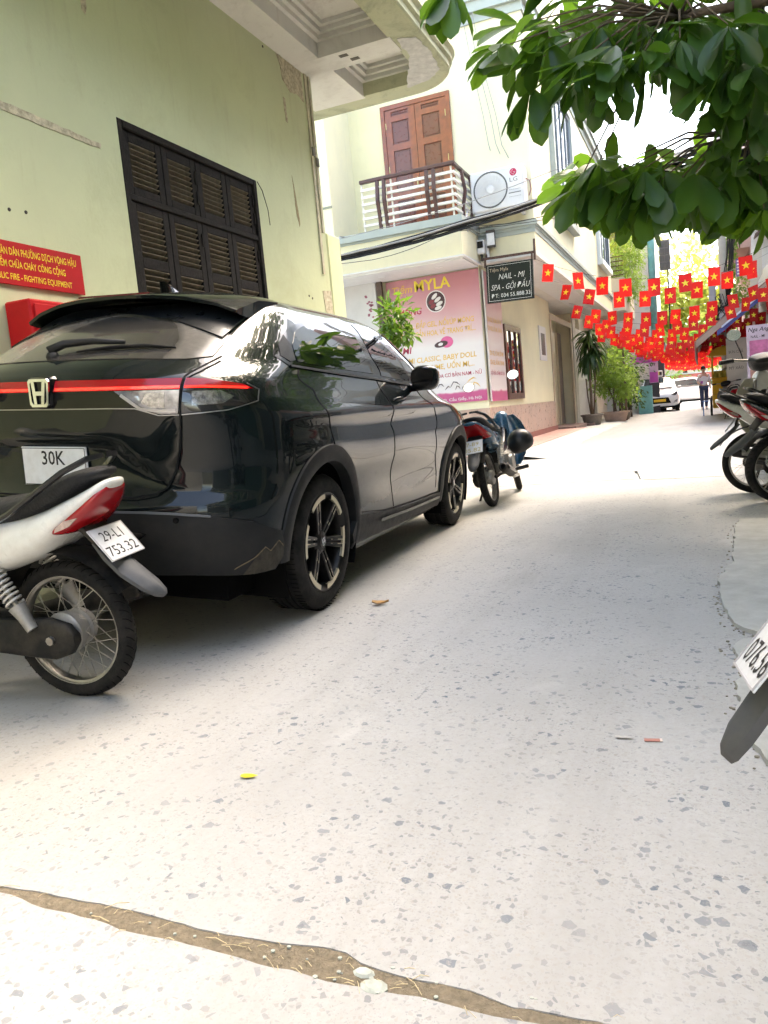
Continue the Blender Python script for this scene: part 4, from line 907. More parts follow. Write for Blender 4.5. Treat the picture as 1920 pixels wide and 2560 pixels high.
# light strip and lamps
patch([Rr(0, 1.145), Rr(.35, 1.145), Rr(.602, 1.145), Rr(.602, 1.104), Rr(.35, 1.104), Rr(0, 1.104)], .010, 'light_strip', M_REDL, suv, .05)
line_patch([Rr(.07, 1.113), Rr(.35, 1.113), Rr(.602, 1.113)], .011, .013, 'light_line', M_REDG, suv)
patch([Rr(0, 1.102), Rr(.32, 1.102), Rr(.37, 1.09), Rr(.43, 1.036), Rr(.32, 1.036), Rr(0, 1.036)], .006, 'garnish', M_PIANO, suv, .05)
patch([Rr(.345, 1.102), Rr(.602, 1.102), Rr(.597, 1.010), Rr(.52, 1.010), Rr(.44, 1.034)], .010, 'tail_lamp_inner', M_CLR, suv, .04)
tip = [Rr(.614, 1.145), S_(-.72, 1.142), S_(-.60, 1.120), S_(-.555, 1.098), S_(-.59, 1.055), S_(-.70, 1.025), Rr(.608, 1.010)]
patch(tip, .010, 'tail_lamp', M_SMK, suv, .04)
patch([Rr(.616, 1.144), S_(-.72, 1.141), S_(-.61, 1.118), S_(-.575, 1.100), S_(-.70, 1.108), Rr(.616, 1.106)], .0125, 'tail_lamp_top', M_REDL, suv, .04)
line_patch([Rr(.618, 1.112), S_(-.74, 1.112), S_(-.60, 1.104)], .009, .0145, 'light_line', M_REDG, suv)
line_patch([Rr(.375, 1.085), Rr(.455, 1.030), Rr(.53, 1.022), Rr(.59, 1.022)], .012, .014, 'lamp_trim', MATS['aluminium_trim'] if 'aluminium_trim' in MATS else mat('aluminium_trim', (.32, .32, .33), .3, .9), suv)
line_patch([Rr(.0, 1.034), Rr(.32, 1.034), Rr(.43, 1.032), Rr(.52, 1.004), Rr(.60, 1.004), S_(-.70, 1.019), S_(-.58, 1.052), S_(-.545, 1.098), S_(-.59, 1.124)], .004, .010, 'lamp_trim', MATS['aluminium_trim'], suv)
M_LRF = mat('lamp_silver', (.20, .20, .20), .2, .8, var=.9, vs=60, coat=1)
patch([Rr(.46, 1.055), Rr(.50, 1.035), Rr(.55, 1.035), Rr(.55, 1.092), Rr(.48, 1.092)], .0125, 'lamp_reflector', M_LRF, suv, .04)
patch([S_(-.78, 1.040), S_(-.71, 1.045), S_(-.67, 1.070), S_(-.70, 1.095), S_(-.77, 1.095)], .0125, 'lamp_reflector', M_LRF, suv, .04)
# tailgate outline
tg = [Rr(.655, 1.235), Rr(.635, 1.19), Rr(.608, 1.150), Rr(.607, 1.08), Rr(.605, 1.0), Rr(.59, .88), Rr(.565, .78), Rr(.53, .71), Rr(.48, .672), Rr(.40, .660), Rr(0, .660)]
line_patch(tg, .008, .0125, 'tailgate_gap', M_GAP, suv)
# emblem, plate
yb = surf(0, 1.09)[1]
hb(suv, (0, yb - .022, 1.100), 'xz', .060)
rg = []
for k, o in ((1.0, -.006), (1.12, .004), (1.18, .03)): rg.append([(x * .060 * k, yb - .016 + o, 1.100 + z * .060 * k) for x, z in ((-.9, .8), (-.75, .98), (.75, .98), (.9, .8), (.80, -.75), (.62, -.95), (-.62, -.95), (-.80, -.75))])
MB().loft([[Vector(p) for p in r] for r in rg]).build('emblem_base', M_PIANO, suv, 40)
yp_ = surf(.0, .80)[1] - .010
pb = MB().cbox(-.175, .175, -.006, .006, -.085, .085, .004).build('number_plate', M_PLT, suv, False, (-.03, yp_, .788), (R_(2), 0, 0))
text('lettering', '30K', M_INK, pb, (0, -.0068, .008), RF, .062, .125, align='C', bold=.012)
b = MB()
for q in ((-.17, .17, .077, .080), (-.17, .17, -.080, -.077), (-.17, -.167, -.077, .077), (.167, .17, -.077, .077)): b.box(q[0], q[1], -.0072, -.006, q[2], q[3])
b.build('plate_border', M_INK, pb)
# bumper cladding, reflectors, sensors
bp = [Rr(0, .612), Rr(.30, .612), Rr(.46, .610), Rr(.56, .606), S_(-.78, .590), S_(-.66, .555), S_(-.56, .510), S_(-.495, .492), S_(-.470, .43), S_(-.475, .37), S_(-.52, .325), S_(-.62, .325), Rr(.60, .345), Rr(.35, .345), Rr(0, .345)]
patch(bp, .014, 'bumper_cladding', M_PLA, suv, .06, skirt=.03)
patch([Rr(.0, .500), Rr(.36, .500), Rr(.42, .49), Rr(.36, .44), Rr(0, .43)], .019, 'bumper_recess', M_GAP, suv, .06)
patch([Rr(.18, .532), Rr(.43, .532), Rr(.46, .522), Rr(.43, .500), Rr(.18, .500)], .020, 'rear_reflector_trim', M_PIANO, suv, .05)
patch([Rr(.20, .527), Rr(.40, .527), Rr(.40, .506), Rr(.20, .506)], .022, 'rear_reflector', M_REDL, suv, .05)
line_patch([Rr(.0, .613), Rr(.46, .611), Rr(.56, .607), S_(-.78, .592)], .010, .018, 'bumper_highlight', mat('highlight_grey', (.10, .11, .12), .4), suv)  # grey strip painting the highlight along the top edge of the cladding
for s in (1, -1):
    for x in (.585, .28): q = sp(*Rr(x, .578), .018, s); n = nrm(*Rr(x, .578)); MB().lathe([(.0, .003), (.009, .003), (.0095, .0), (.012, .002), (.012, -.004)], q, (n.x * s, n.y, n.z), 14).build('parking_sensor', M_PIANO, suv)
patch([S_(-.475, .43), S_(-.48, .37), S_(-.53, .328), S_(-.66, .33), S_(-.64, .39), S_(-.60, .43), S_(-.57, .41), S_(-.52, .445)], .0155, 'dried_mud', mat('mud_splash', (.040, .034, .025), .9, var=.6, vs=20, bump=.6, bs=60), suv, .04, mx=(1,), skirt=.002)
line_patch([S_(-.70, .36), S_(-.64, .40), S_(-.60, .438), S_(-.57, .415), S_(-.52, .452), S_(-.48, .42)], .004, .0163, 'mud_edge', mat('mud_crust', (.13, .10, .06), .9, var=.6, vs=60), suv, mx=(1,))
# spoiler with side fins
b = MB(); rows = []
for x in np.linspace(-.60, .60, 41):
    a_ = abs(x); zr = float(np.interp(a_, [0, .2, .34, .45, .55, .60], [1.604, 1.602, 1.592, 1.578, 1.556, 1.536])); zt = float(np.interp(a_, [0, .2, .35, .5, .6], [1.556, 1.551, 1.538, 1.508, 1.470])); ty = -.40 + .09 * (a_ / .6) ** 2
    rows.append([(x, .10, zr), (x, -.10, zr - .012), (x, ty + .02, zt), (x, ty, zt - .008), (x, ty + .006, zt - .022), (x, ty + .05, zt - .030), (x, -.20, zt - .034), (x, .05, zr - .05)])
spo = b.grid(rows, True).cap([Vector(p) for p in rows[0]]).cap([Vector(p) for p in rows[-1]], flip=True).build('roof_spoiler', M_PAINT, suv, 45)
patch([S_(-.35, 1.495), S_(-.03, 1.522), S_(-.15, 1.462), S_(-.29, 1.395), S_(-.435, 1.325), S_(-.42, 1.40), S_(-.39, 1.46)], .012, 'spoiler_fin', mat('fin_gloss', (.010, .013, .016), .3, var=.1, coat=.3, spec=.4), suv, .04, skirt=.03)
MB().box(-.20, .20, -.4025, -.396, 1.546, 1.554).build('brake_light', mat('brake_red_dark', (.10, .01, .012), .2), spo)
# wiper
def gp(x, z, o): return sp(*Rr(abs(x), z), o, 1 if x >= 0 else -1)
b = MB(); b.tube([gp(-.085, 1.255, .03), gp(-.04, 1.283, .035), gp(.10, 1.293, .032), gp(.26, 1.285, .03)], [.020, .018, .014, .010], 8); b.build('wiper_arm', M_PLA, suv, True)
b = MB(); b.tube([gp(.05, 1.262, .015), gp(.2, 1.274, .017), gp(.35, 1.280, .016), gp(.48, 1.272, .012)], [.004, .009, .009, .004], 6); b.build('wiper_blade', M_GAP, suv, True)
q = gp(-.075, 1.255, .0); MB().ball((q.x, q.y, q.z), .030, 12).build('wiper_hub', M_PLA, suv, True)
# aerial fin, sticker
b = MB().loft([[Vector((x, y, z)) for x, y, z in ((-w_, yy, 1.592), (-w_ * .3, yy + o_, 1.592 + hh), (w_ * .3, yy + o_, 1.592 + hh), (w_, yy, 1.592))] for yy, w_, hh, o_ in ((-.16, .004, .062, -.01), (-.13, .022, .066, -.008), (-.06, .030, .042, 0), (.05, .014, .006, 0))]); b.build('aerial_fin', M_PIANO, suv, 40, (-.06, .22, .02))
patch([Rr(.26, 1.475), Rr(.40, 1.47), Rr(.40, 1.445), Rr(.26, 1.445)], .006, 'window_sticker', mat('sticker_green', (.05, .45, .16), .5), suv, .05, mx=(-1,))
# front: windscreen and lamps, hidden from here but part of the car
patch([(2.06, 1.16), (3.0, 1.12), (3.0, 1.47), (2.06, 1.46)], .004, 'windscreen', M_CGL, suv, .1)
patch([(2.2, .84), (2.62, .86), (2.62, .93), (2.2, .92)], .008, 'head_lamp', M_CLR, suv, .08)
# ------------------------------------------------------------------ motorbikes (local: x forward, y left, z up, origin under the rear axle)
M_BWHT = mat('fairing_white', (.70, .70, .66), .3, var=.05, coat=.5, dirt=(.30, .25, .17), dirt_amt=.35, dirt_scale=9)
M_BBLU = mat('fairing_blue', (.012, .085, .165), .28, var=.15, coat=.7, dirt=(.25, .25, .24), dirt_amt=.25, dirt_scale=8)
M_BBLK = mat('fairing_black', (.012, .013, .015), .3, var=.2, coat=.4, dirt=(.2, .18, .16), dirt_amt=.2, dirt_scale=8)
M_BGRY = mat('fairing_grey', (.20, .20, .21), .35, var=.1, coat=.5)
M_SEAT = mat('seat_vinyl', (.018, .019, .022), .6, var=.3, vs=10, bump=.5, bs=90, dirt=(.10, .095, .09), dirt_amt=.3, dirt_scale=6, spec=.3)
M_FLAP = mat('flap_rubber', (.048, .052, .058), .65, var=.2, vs=8, dirt=(.12, .11, .095), dirt_amt=.5, dirt_scale=7)
M_STEEL = mat('worn_steel', (.36, .35, .33), .38, .85, var=.2, vs=14, dirt=(.10, .075, .05), dirt_amt=.5, dirt_scale=12)
M_ALU = mat('cast_aluminium', (.33, .32, .30), .5, .5, var=.2, vs=10, dirt=(.13, .11, .085), dirt_amt=.6, dirt_scale=9)
M_GRIME = mat('grimy_black', (.016, .016, .0155), .65, spec=.25, var=.3, vs=10, dirt=(.15, .125, .095), dirt_amt=.6, dirt_scale=7)
M_CREAMF = mat('fairing_cream', (.46, .43, .33), .4, var=.1, dirt=(.22, .18, .12), dirt_amt=.4, dirt_scale=6)
def ell(x, zc, hh, hw, p=.75, n=20, yc=0., tilt=0.):
    return [Vector((x - tilt * hh * math.copysign(abs(math.sin(a)) ** p, math.sin(a)), yc + hw * math.copysign(abs(math.cos(a)) ** p, math.cos(a)), zc + hh * math.copysign(abs(math.sin(a)) ** p, math.sin(a)))) for a in np.linspace(0, 2 * math.pi, n, endpoint=False)]
def sloft(secs, n=20):
    """smooth loft through (x, zc, hh, hw) sections"""
    S = np.array([q[:4] for q in secs]); t = np.arange(len(S)); tt = np.linspace(0, len(S) - 1, (len(S) - 1) * 4 + 1); out = []
    for v in tt:
        i = int(min(v, len(S) - 2)); u = v - i; p0, p1, p2, p3 = S[max(i - 1, 0)], S[i], S[i + 1], S[min(i + 2, len(S) - 1)]
        q = .5 * ((2 * p1) + (-p0 + p2) * u + (2 * p0 - 5 * p1 + 4 * p2 - p3) * u * u + (-p0 + 3 * p1 - 3 * p2 + p3) * u ** 3); out.append(ell(q[0], q[1], max(q[2], .003), max(q[3], .003), n=n))
    return MB().loft(out)
def bike_wheel(parent, name, x, r, w, spokes=True, steel=None):
    steel = steel or M_STEEL; rim = r - .058
    prof = [(rim, -w * .30), (rim + .010, -w * .42), (rim + .030, -w * .5), (r - .016, -w * .40), (r - .004, -w * .22), (r, 0), (r - .004, w * .22), (r - .016, w * .40), (rim + .030, w * .5), (rim + .010, w * .42), (rim, w * .30)]
    wh = MB().lathe(prof, (0, 0, 0), (0, 1, 0), 60).build(name, M_RUB, parent, 50, (x, 0, r))
    b = MB()
    for i in range(46):
        for s in (1, -1):
            a = 2 * math.pi * (i + .25 * (1 + s)) / 46; M = Matrix.Rotation(-a, 4, 'Y')
            pts = [M @ Vector(p) for p in ((-.010, s * w * .05, r - .0006), (.0, s * w * .18, r - .003), (.008, s * w * .30, r - .008), (.012, s * w * .41, r - .0165))]; b.tube(pts, .0016, 4)
    tag(b.build('tread_groove', MATS['tread_dark'], wh), kind='stuff')
    MB().lathe([(rim, -w * .34), (rim + .012, -w * .36), (rim + .014, -w * .30), (rim - .008, -w * .22), (rim - .012, 0), (rim - .008, w * .22), (rim + .014, w * .30), (rim + .012, w * .36), (rim, w * .34), (rim + .004, w * .2), (rim + .004, -w * .2)], (0, 0, 0), (0, 1, 0), 60, close=True).build('rim', steel, wh, 40)
    MB().lathe([(.0, -.065), (.05, -.062), (.068, -.05), (.072, -.02), (.060, -.015), (.060, .015), (.078, .022), (.080, .052), (.066, .064), (.02, .070), (.0, .070)], (0, 0, 0), (0, 1, 0), 32).build('hub', M_ALU, wh, 35)
    if spokes:
        b = MB()
        for i in range(36):
            s = 1 if i % 2 else -1; a = 2 * math.pi * i / 36; d = .42 * (1 if (i // 2) % 2 else -1)
            b.tube([(.066 * math.cos(a + d * 1.6), s * .03, .066 * math.sin(a + d * 1.6)), ((rim - .006) * math.cos(a), s * .004, (rim - .006) * math.sin(a))], .0016, 4)
        tag(b.build('wire_spokes', steel, wh), kind='stuff')
    else:
        for i in range(5):
            M = Matrix.Rotation(2 * math.pi * i / 5, 4, 'Y'); MB().box(-.014, .014, -.016, .016, .05, rim, 0, M).build('cast_spoke', M_BBLK, wh)
    return wh
def shock(parent, y, top, bot, m):
    t, q = Vector((top[0], y, top[1])), Vector((bot[0], y, bot[1])); d = q - t
    sh = MB().tube([t, t.lerp(q, .22)], .026, 12).tube([t.lerp(q, .2), t.lerp(q, .80)], .010, 8).build('shock_absorber', m, parent, 40)
    ax = d.normalized(); a = ax.orthogonal().normalized(); c = ax.cross(a); pts = []
    for i in range(11 * 12 + 1):
        u = i / (11 * 12); pts.append(t.lerp(q, .14 + .60 * u) + (a * math.cos(2 * math.pi * i / 12) + c * math.sin(2 * math.pi * i / 12)) * .029)
    MB().tube(pts, .0052, 6).build('coil_spring', mat('spring_pale', (.52, .50, .46), .45, .3), sh, True)
    MB().tube([t.lerp(q, .76), t.lerp(q, .78), t.lerp(q, .9), t.lerp(q, 1.06)], [.033, .031, .024, .022], 12).build('shock_foot', M_ALU, sh, 40)
def motorbike(name, label, loc, az, lean=0., paint=None, paint2=None, lines=('', ''), ptext=None, steer=0., wheelbase=1.22, r=.275, tw=.072, spokes=True, fat=False, mirrors=(1, -1), flap=True, group='parked motorbikes', cream=None, px=0., fpx=None, gold=False):
    fpx = px if fpx is None else fpx
    paint = paint or M_BWHT; paint2 = paint2 or M_BBLK; wb = wheelbase
    t = thing(name, label, 'motorbike', loc, group=group, rot=(R_(lean), 0, R_(90 - az)))
    bike_wheel(t, 'rear_wheel', 0, r, tw * (1.5 if fat else 1), spokes)
    # swing arm, chain case, shocks
    for s in (1, -1): MB().tube([(-.03, s * .085, r), (.3, s * .088, r + .015), (.62, s * .075, .34)], [.017, .02, .024], 10).build('swing_arm', M_GRIME, t, True)
    MB().loft([ell(x, z, hh, .020, .55, 18, .105) for x, z, hh in ((-.10, r, .02), (-.075, r, .055), (0, r, .078), (.12, r + .004, .072), (.35, r + .02, .062), (.60, r + .035, .075), (.68, r + .035, .06), (.71, r + .035, .02))]).build('chain_case', M_GRIME, t, 40)
    MB().lathe([(.0, .02), (.016, .02), (.016, -.02), (.0, -.02)], (-.005, .118, r), (0, 1, 0), 8).tube([(-.06, .118, r), (.01, .118, r)], .006, 6).build('axle_nut', M_STEEL, t)
    for s in (1, -1): shock(t, s * .128, (.245, .62), (.075, r + .06), M_STEEL)
    # inner fender and flap
    rows = []
    for a in np.linspace(R_(20), R_(150), 22):
        rows.append([((r + .055) * math.cos(a) + .0, (.060 + .01 * abs(y)) * y, r + (r + .055) * math.sin(a) - .012 * y * y) for y in (-1, -.5, 0, .5, 1)])
    MB().grid(rows).build('inner_fender', M_GRIME, t, True)
    b = MB(); sec = []
    for x, z, hw, th in ((-.08, .70, .07, .03), (-.16 + px * .6, .655, .068, .025), (-.22 + px, .585, .062, .018)): sec.append(ell(x, z, th, hw, .6, 16))
    b.loft(sec).build('plate_bracket', M_GRIME, t, 40)
    if flap:
        rows = []
        for x, z, hw, k in flap if isinstance(flap, tuple) else ((-.19, .60, .042, .01), (-.235, .545, .054, .016), (-.295, .485, .058, .026), (-.365, .43, .048, .026), (-.405, .402, .030, .016), (-.42, .392, .008, .005)):
            rows.append([(x + fpx - k * (1 - y * y), hw * y, z + .55 * k * (1 - y * y)) for y in np.linspace(-1, 1, 9)])
        rows2 = [[(x + .010, y, z - .010) for x, y, z in q] for q in rows]
        b = MB().grid(rows).grid(rows2, flip=True); bd = [q[0] for q in rows] + rows[-1][1:] + [q[-1] for q in rows[::-1]][1:]; bd2 = [q[0] for q in rows2] + rows2[-1][1:] + [q[-1] for q in rows2[::-1]][1:]
        b.grid([bd, bd2]); b.build('mud_flap', M_FLAP, t, 40)
    # number plate
    if lines[0]:
        pc = (-.252 + px, 0, .592)
        pl = MB().cbox(-.095, .095, -.070, .070, -.0015, .0015, .001).build('number_plate', M_PLT, t)
        pl.matrix_local = Matrix.Translation(pc) @ Matrix.Rotation(R_(-90), 4, 'Z') @ Matrix.Rotation(R_(52), 4, 'X')
        ink = mat('plate_gold', (.45, .36, .10), .5) if gold else M_INK
        text('lettering', lines[0], ink, pl, (0, .010, .0022), (0, 0, 0), .042, .115, align='C', bold=.004); text('lettering', lines[1], ink, pl, (0, -.053, .0022), (0, 0, 0), .042, .158, align='C', bold=.004)
        b = MB()
        for q in ((-.094, .094, .0665, .069), (-.094, .094, -.069, -.0665), (-.094, -.0915, -.0665, .0665), (.0915, .094, -.0665, .0665)): b.box(q[0], q[1], q[2], q[3], .0016, .004)
        b.build('plate_rim', mat('plate_rim_grey', (.42, .40, .40), .4), pl)
    # seat, tail fairing, lamp, grab rail
    k = 1.25 if fat else 1.
    def T(q): return [((x if x > 0 else x * .52), *r_) for x, *r_ in q]
    sloft(T([(.60, .66, .02, .05), (.52, .69, .045, .095), (.3, .715, .052, .125 * k), (.05, .738, .050, .125 * k), (-.15, .782, .048, .118), (-.35, .822, .036, .10), (-.50, .842, .014, .06)])).build('seat', M_SEAT, t, True)
    tf = sloft(T([(.55, .50, .03, .06), (.46, .545, .095, .105 * k), (.25, .595, .105, .142 * k), (.0, .645, .080, .150 * k), (-.22, .700, .056, .136), (-.40, .750, .040, .105), (-.52, .790, .026, .070), (-.575, .806, .010, .035)])).build('tail_fairing', paint, t, True)
    def hwid(x): return float(np.interp(-x, [.08, .115, .21, .27, .30], [.146, .138, .110, .076, .05]))
    ln = sloft([(-.085, .650, .006, .120), (-.11, .660, .022, .138), (-.15, .678, .034, .130), (-.20, .712, .037, .112), (-.255, .757, .030, .085), (-.288, .788, .012, .052)]).build('tail_lamp', M_REDL, t, True)
    for s in (1, -1):
        Q = [(-.115, .656), (-.165, .672), (-.198, .700), (-.155, .694), (-.122, .676)]; n = len(Q); b = MB(); b.add([(x, s * (hwid(x) - .006), z) for x, z in Q] + [(x, s * (hwid(x) + .0035), z) for x, z in Q], [tuple(range(n)), tuple(range(n, 2 * n))] + [(i, (i + 1) % n, n + (i + 1) % n, n + i) for i in range(n)])
        b.build('indicator_lens', mat('amber_clear', (.40, .30, .26), .12, .2, var=.5, vs=50, coat=.8), ln)
    for s in (1, -1):
        MB().loft([[Vector(p) + Vector((0, s * dy, dz)) for dy, dz in ((-.012, -.008), (.012, -.008), (.016, .002), (.010, .010), (-.010, .010))] for p in ((.20, s * .155 * k, .675), (.04, s * .160 * k, .735), (-.08, s * .152, .800), (-.18, s * .125, .860), (-.25, s * .075, .895), (-.265, s * .02, .898))]).build('grab_rail', M_BBLK, t, 40)
    # body below seat: engine, frame, exhaust
    b = MB(); b.cbox(.58, .86, -.10, .10, .24, .47, .03); b.cbox(.84, 1.0, -.07, .07, .30, .44, .02)
    for i in range(6): b.cbox(.865 + i * .022, .873 + i * .022, -.085, .085, .285, .455, .002)
    b.lathe([(.0, .135), (.07, .13), (.09, .11), (.095, .09)], (.68, 0, .34), (0, 1, 0), 24); b.lathe([(.0, .13), (.085, .125), (.095, .10), (.095, .09)], (.70, 0, .34), (0, -1, 0), 24)
    b.build('engine', M_ALU, t, 35)
    MB().tube([(.92, -.05, .32), (.98, -.09, .24), (.85, -.12, .20), (.55, -.135, .21), (.40, -.145, .24)], .016, 10).build('exhaust_pipe', M_STEEL, t, True)
    ml = (.058 if fat else .044)
    MB().tube([(.42, -.150, .245), (.36, -.155, .255), (.30, -.160, .27), (-.02, -.185, .335), (-.16, -.195, .36), (-.175, -.196, .362)], [.018, .03, ml, ml, ml * .92, ml * .7], 18).build('muffler', M_GRIME if not fat else M_BBLK, t, 40)
    MB().tube([(-.174, -.196, .362), (-.185, -.1965, .364)], [.022, .020], 14).build('muffler_outlet', MATS['gloss_black'], t)
    MB().loft([[Vector((x, -.160 - .075 * (.3 - x) - ml * c * 1.12 - .006, .27 + .19 * (.3 - x) + ml * s2 * 1.1)) for c, s2 in ((1, -.35), (1.06, 0), (.9, .45), (.55, .85), (.45, .80), (.8, .4), (.96, 0), (.9, -.35))] for x in (.28, .1, -.10)]).build('heat_shield', M_STEEL, t, 40)
    sloft([(.42, .50, .05, .06), (.62, .47, .055, .06), (.85, .50, .06, .055), (1.0, .60, .08, .05), (1.06, .70, .05, .04)]).build('frame_cover', paint2, t, True)
    # leg shields and front cowl
    for s in (1, -1):
        rows = []
        for z, x0, y0, y1 in ((.30, .92, .10, .17), (.40, .96, .10, .235), (.52, 1.01, .085, .265), (.64, 1.045, .07, .262), (.74, 1.06, .06, .225), (.82, 1.06, .05, .16)):
            rows.append([(x0 + .06 * math.sin(u * 1.3) - .16 * u * u, s * (y0 + (y1 - y0) * u), z) for u in np.linspace(0, 1, 7)])
        r2 = [[(x - .012, y, z) for x, y, z in q] for q in rows]
        b = MB().grid(rows).grid(r2, flip=True); b.grid([[q[-1] for q in rows], [q[-1] for q in r2]]).grid([rows[-1], r2[-1]]).grid([rows[0], r2[0]]).grid([[q[0] for q in rows], [q[0] for q in r2]])
        b.build('leg_shield', cream or paint, t, 40)
    sloft([(1.03, .70, .16, .06), (1.09, .73, .15, .085), (1.14, .76, .10, .07), (1.17, .78, .04, .035)]).build('front_cowl', paint, t, True)
    for s in (1, -1): MB().tube([(.56, s * .08, .27), (.56, s * .17, .275)], .010, 8).tube([(.56, s * .17, .275), (.56, s * .29, .285)], .019, 12).build('foot_peg', M_BBLK, t, 40)
    MB().tube([(.50, .11, .27), (.46, .19, .12), (.44, .24, .012)], [.012, .010, .012], 8).build('side_stand', M_GRIME, t, True)
    # steering assembly
    ax = Vector((wb, 0, r)); hd = Vector((wb - .215, 0, .90)); sd_ = (hd - ax).normalized(); SM = Matrix.Translation(ax) @ Matrix.Rotation(R_(steer), 4, sd_) @ Matrix.Translation(-ax)
    fw_ = bike_wheel(t, 'front_wheel', wb, r, tw * (1.3 if fat else .9), spokes); fw_.matrix_local = SM @ Matrix.Translation((wb, 0, r))
    grp = []
    for s in (1, -1):
        m0, m1 = ax.lerp(hd, .02), ax.lerp(hd, .55)
        grp.append(MB().tube([m0 + Vector((.02, s * .082, -.02)), m0 + Vector((.012, s * .082, .03)), m1 + Vector((0, s * .082, 0))], [.020, .024, .024], 12).build('fork_leg', M_ALU, t, True))
        grp.append(MB().tube([m1 + Vector((0, s * .082, -.02)), hd + Vector((0, s * .075, -.10))], .015, 10).build('fork_stanchion', M_STEEL, t, True))
    rows = []
    for a in np.linspace(R_(8), R_(168), 26):
        rr = r + .035; rows.append([(wb + rr * math.cos(a), (.062) * y, r + rr * math.sin(a) - .030 * y * y * 1.2) for y in (-1, -.7, -.3, 0, .3, .7, 1)])
    grp.append(MB().grid(rows).grid([[(x, y, z - .006) for x, y, z in q] for q in rows], flip=True).build('front_fender', paint2, t, 60))
    grp.append(sloft([(wb - .40, .955, .016, .09), (wb - .33, .968, .044, .130), (wb - .24, .955, .068, .125), (wb - .15, .93, .06, .10), (wb - .10, .925, .03, .06)]).build('handlebar_cowl', MATS['black_cladding'], t, True))
    grp.append(sloft([(wb - .17, .945, .05, .085), (wb - .11, .935, .048, .08), (wb - .085, .93, .02, .05)]).build('head_lamp', MATS['clear_lens'], t, True))
    hp = [(wb - .40, .36, .985), (wb - .36, .26, .99), (wb - .27, .12, .97), (wb - .25, 0, .965), (wb - .27, -.12, .97), (wb - .36, -.26, .99), (wb - .40, -.36, .985)]
    grp.append(MB().tube(hp, .011, 10).build('handlebar', M_STEEL, t, True))
    for s in (1, -1):
        grp.append(MB().tube([(wb - .405, s * .375, .985), (wb - .375, s * .29, .989), (wb - .365, s * .262, .990)], [.019, .017, .020], 12).build('hand_grip', M_SEAT, t, 40))
        grp.append(MB().tube([(wb - .30, s * .20, .985), (wb - .30, s * .25, .975), (wb - .345, s * .35, .965)], [.008, .007, .006], 6).build('brake_lever', M_STEEL, t, True))
    for s in mirrors:
        grp.append(MB().tube([(wb - .30, s * .17, .985), (wb - .29, s * .185, 1.06), (wb - .32, s * .215, 1.13), (wb - .33, s * .225, 1.16)], .006, 6).build('mirror_stem', M_BBLK, t, True))
        o = MB().ball((0, 0, 0), .062, 18, 0, (.22, 1, .80)).build('mirror', M_BBLK, t, True, (wb - .335, s * .235, 1.20)); grp.append(o)
        g = MB().lathe([(.0, .0), (.056, .0), (.057, .002)], (0, 0, 0), (-1, 0, 0), 20).build('mirror_glass', MATS['chrome'], o, False, (-.0135, 0, 0)); g.scale = (1, 1, .8)
    for o in grp:
        o.matrix_local = SM @ o.matrix_local.copy() if o.name.split('.')[0] != 'mirror' else SM @ Matrix.Translation(o.location)
    return t
motorbike('motorbike', 'dirty white motorbike nearest on the left, its tail before the dark car', (-2.195, 2.13, 0), -95, -3, M_BWHT, M_BBLK, ('29-L1', '753.32'), wheelbase=1.21, r=.264)
motorbike('motorbike', 'blue and black motorbike with a helmet parked ahead of the dark car', (-1.86, 7.02, 0), -2, -7, M_BBLU, M_BBLK, ('7-B9', '05.82'), wheelbase=1.25, steer=14, gold=True, px=-.10)
motorbike('motorbike', 'white motorbike at the right edge with spoked wheel nearest the street', (.385, 7.22, 0), 93, -4, M_BWHT, M_BBLK, ('29-K1', '482.15'), wheelbase=1.22, r=.262, px=.07)
motorbike('motorbike', 'black fat-tyred motorbike at the right edge with big muffler', (.53, 6.62, 0), 74, 4, M_BBLK, M_BBLK, fat=True, r=.27, tw=.085, spokes=False, mirrors=())
o = motorbike('motorbike', 'tall white motorbike facing away behind the right-edge motorbikes', (.80, 7.80, 0), -8, -3, M_BWHT, M_BBLK, wheelbase=1.2, mirrors=(1,), cream=M_CREAMF, flap=False); o.scale = (1.2, 1.2, 1.2)
motorbike('motorbike', 'nearest motorbike at bottom right, only number plate and mudflap showing', (.547, 1.12, 0), 85, -8, M_BBLK, M_BBLK, ('29-H1', '076.56'), r=.27, px=-.21, fpx=0., flap=((-.43, .60, .03, .008), (-.452, .56, .036, .012), (-.480, .51, .040, .016), (-.512, .462, .036, .016), (-.530, .436, .024, .01), (-.537, .426, .006, .003)))
motorbike('motorbike', 'grey and blue motorbike parked beside the yellow food cart', (.80, 22.5, 0), -8, -6, M_BGRY, M_BBLU, mirrors=())
hm = thing('helmet', 'round matte black helmet hanging on the blue motorbike', 'helmet', (-1.70, 7.62, .56))
rows = [[(.132 * math.sin(a) * math.cos(q), .122 * math.sin(a) * math.sin(q), .128 * math.cos(a)) for q in np.linspace(0, 2 * math.pi, 26, endpoint=False)] for a in np.linspace(.04, 2.15, 14)]
MB().grid(rows, True).cap([Vector(p) for p in rows[0]]).build('shell', mat('helmet_black', (.02, .021, .024), .38, var=.2), hm, True, None, (R_(25), R_(-20), 0))
rows2 = [[(x * .93, y * .93, z * .93) for x, y, z in q] for q in rows]
MB().grid(rows2, True, flip=True).build('liner', M_SEAT, hm, True, None, (R_(25), R_(-20), 0))
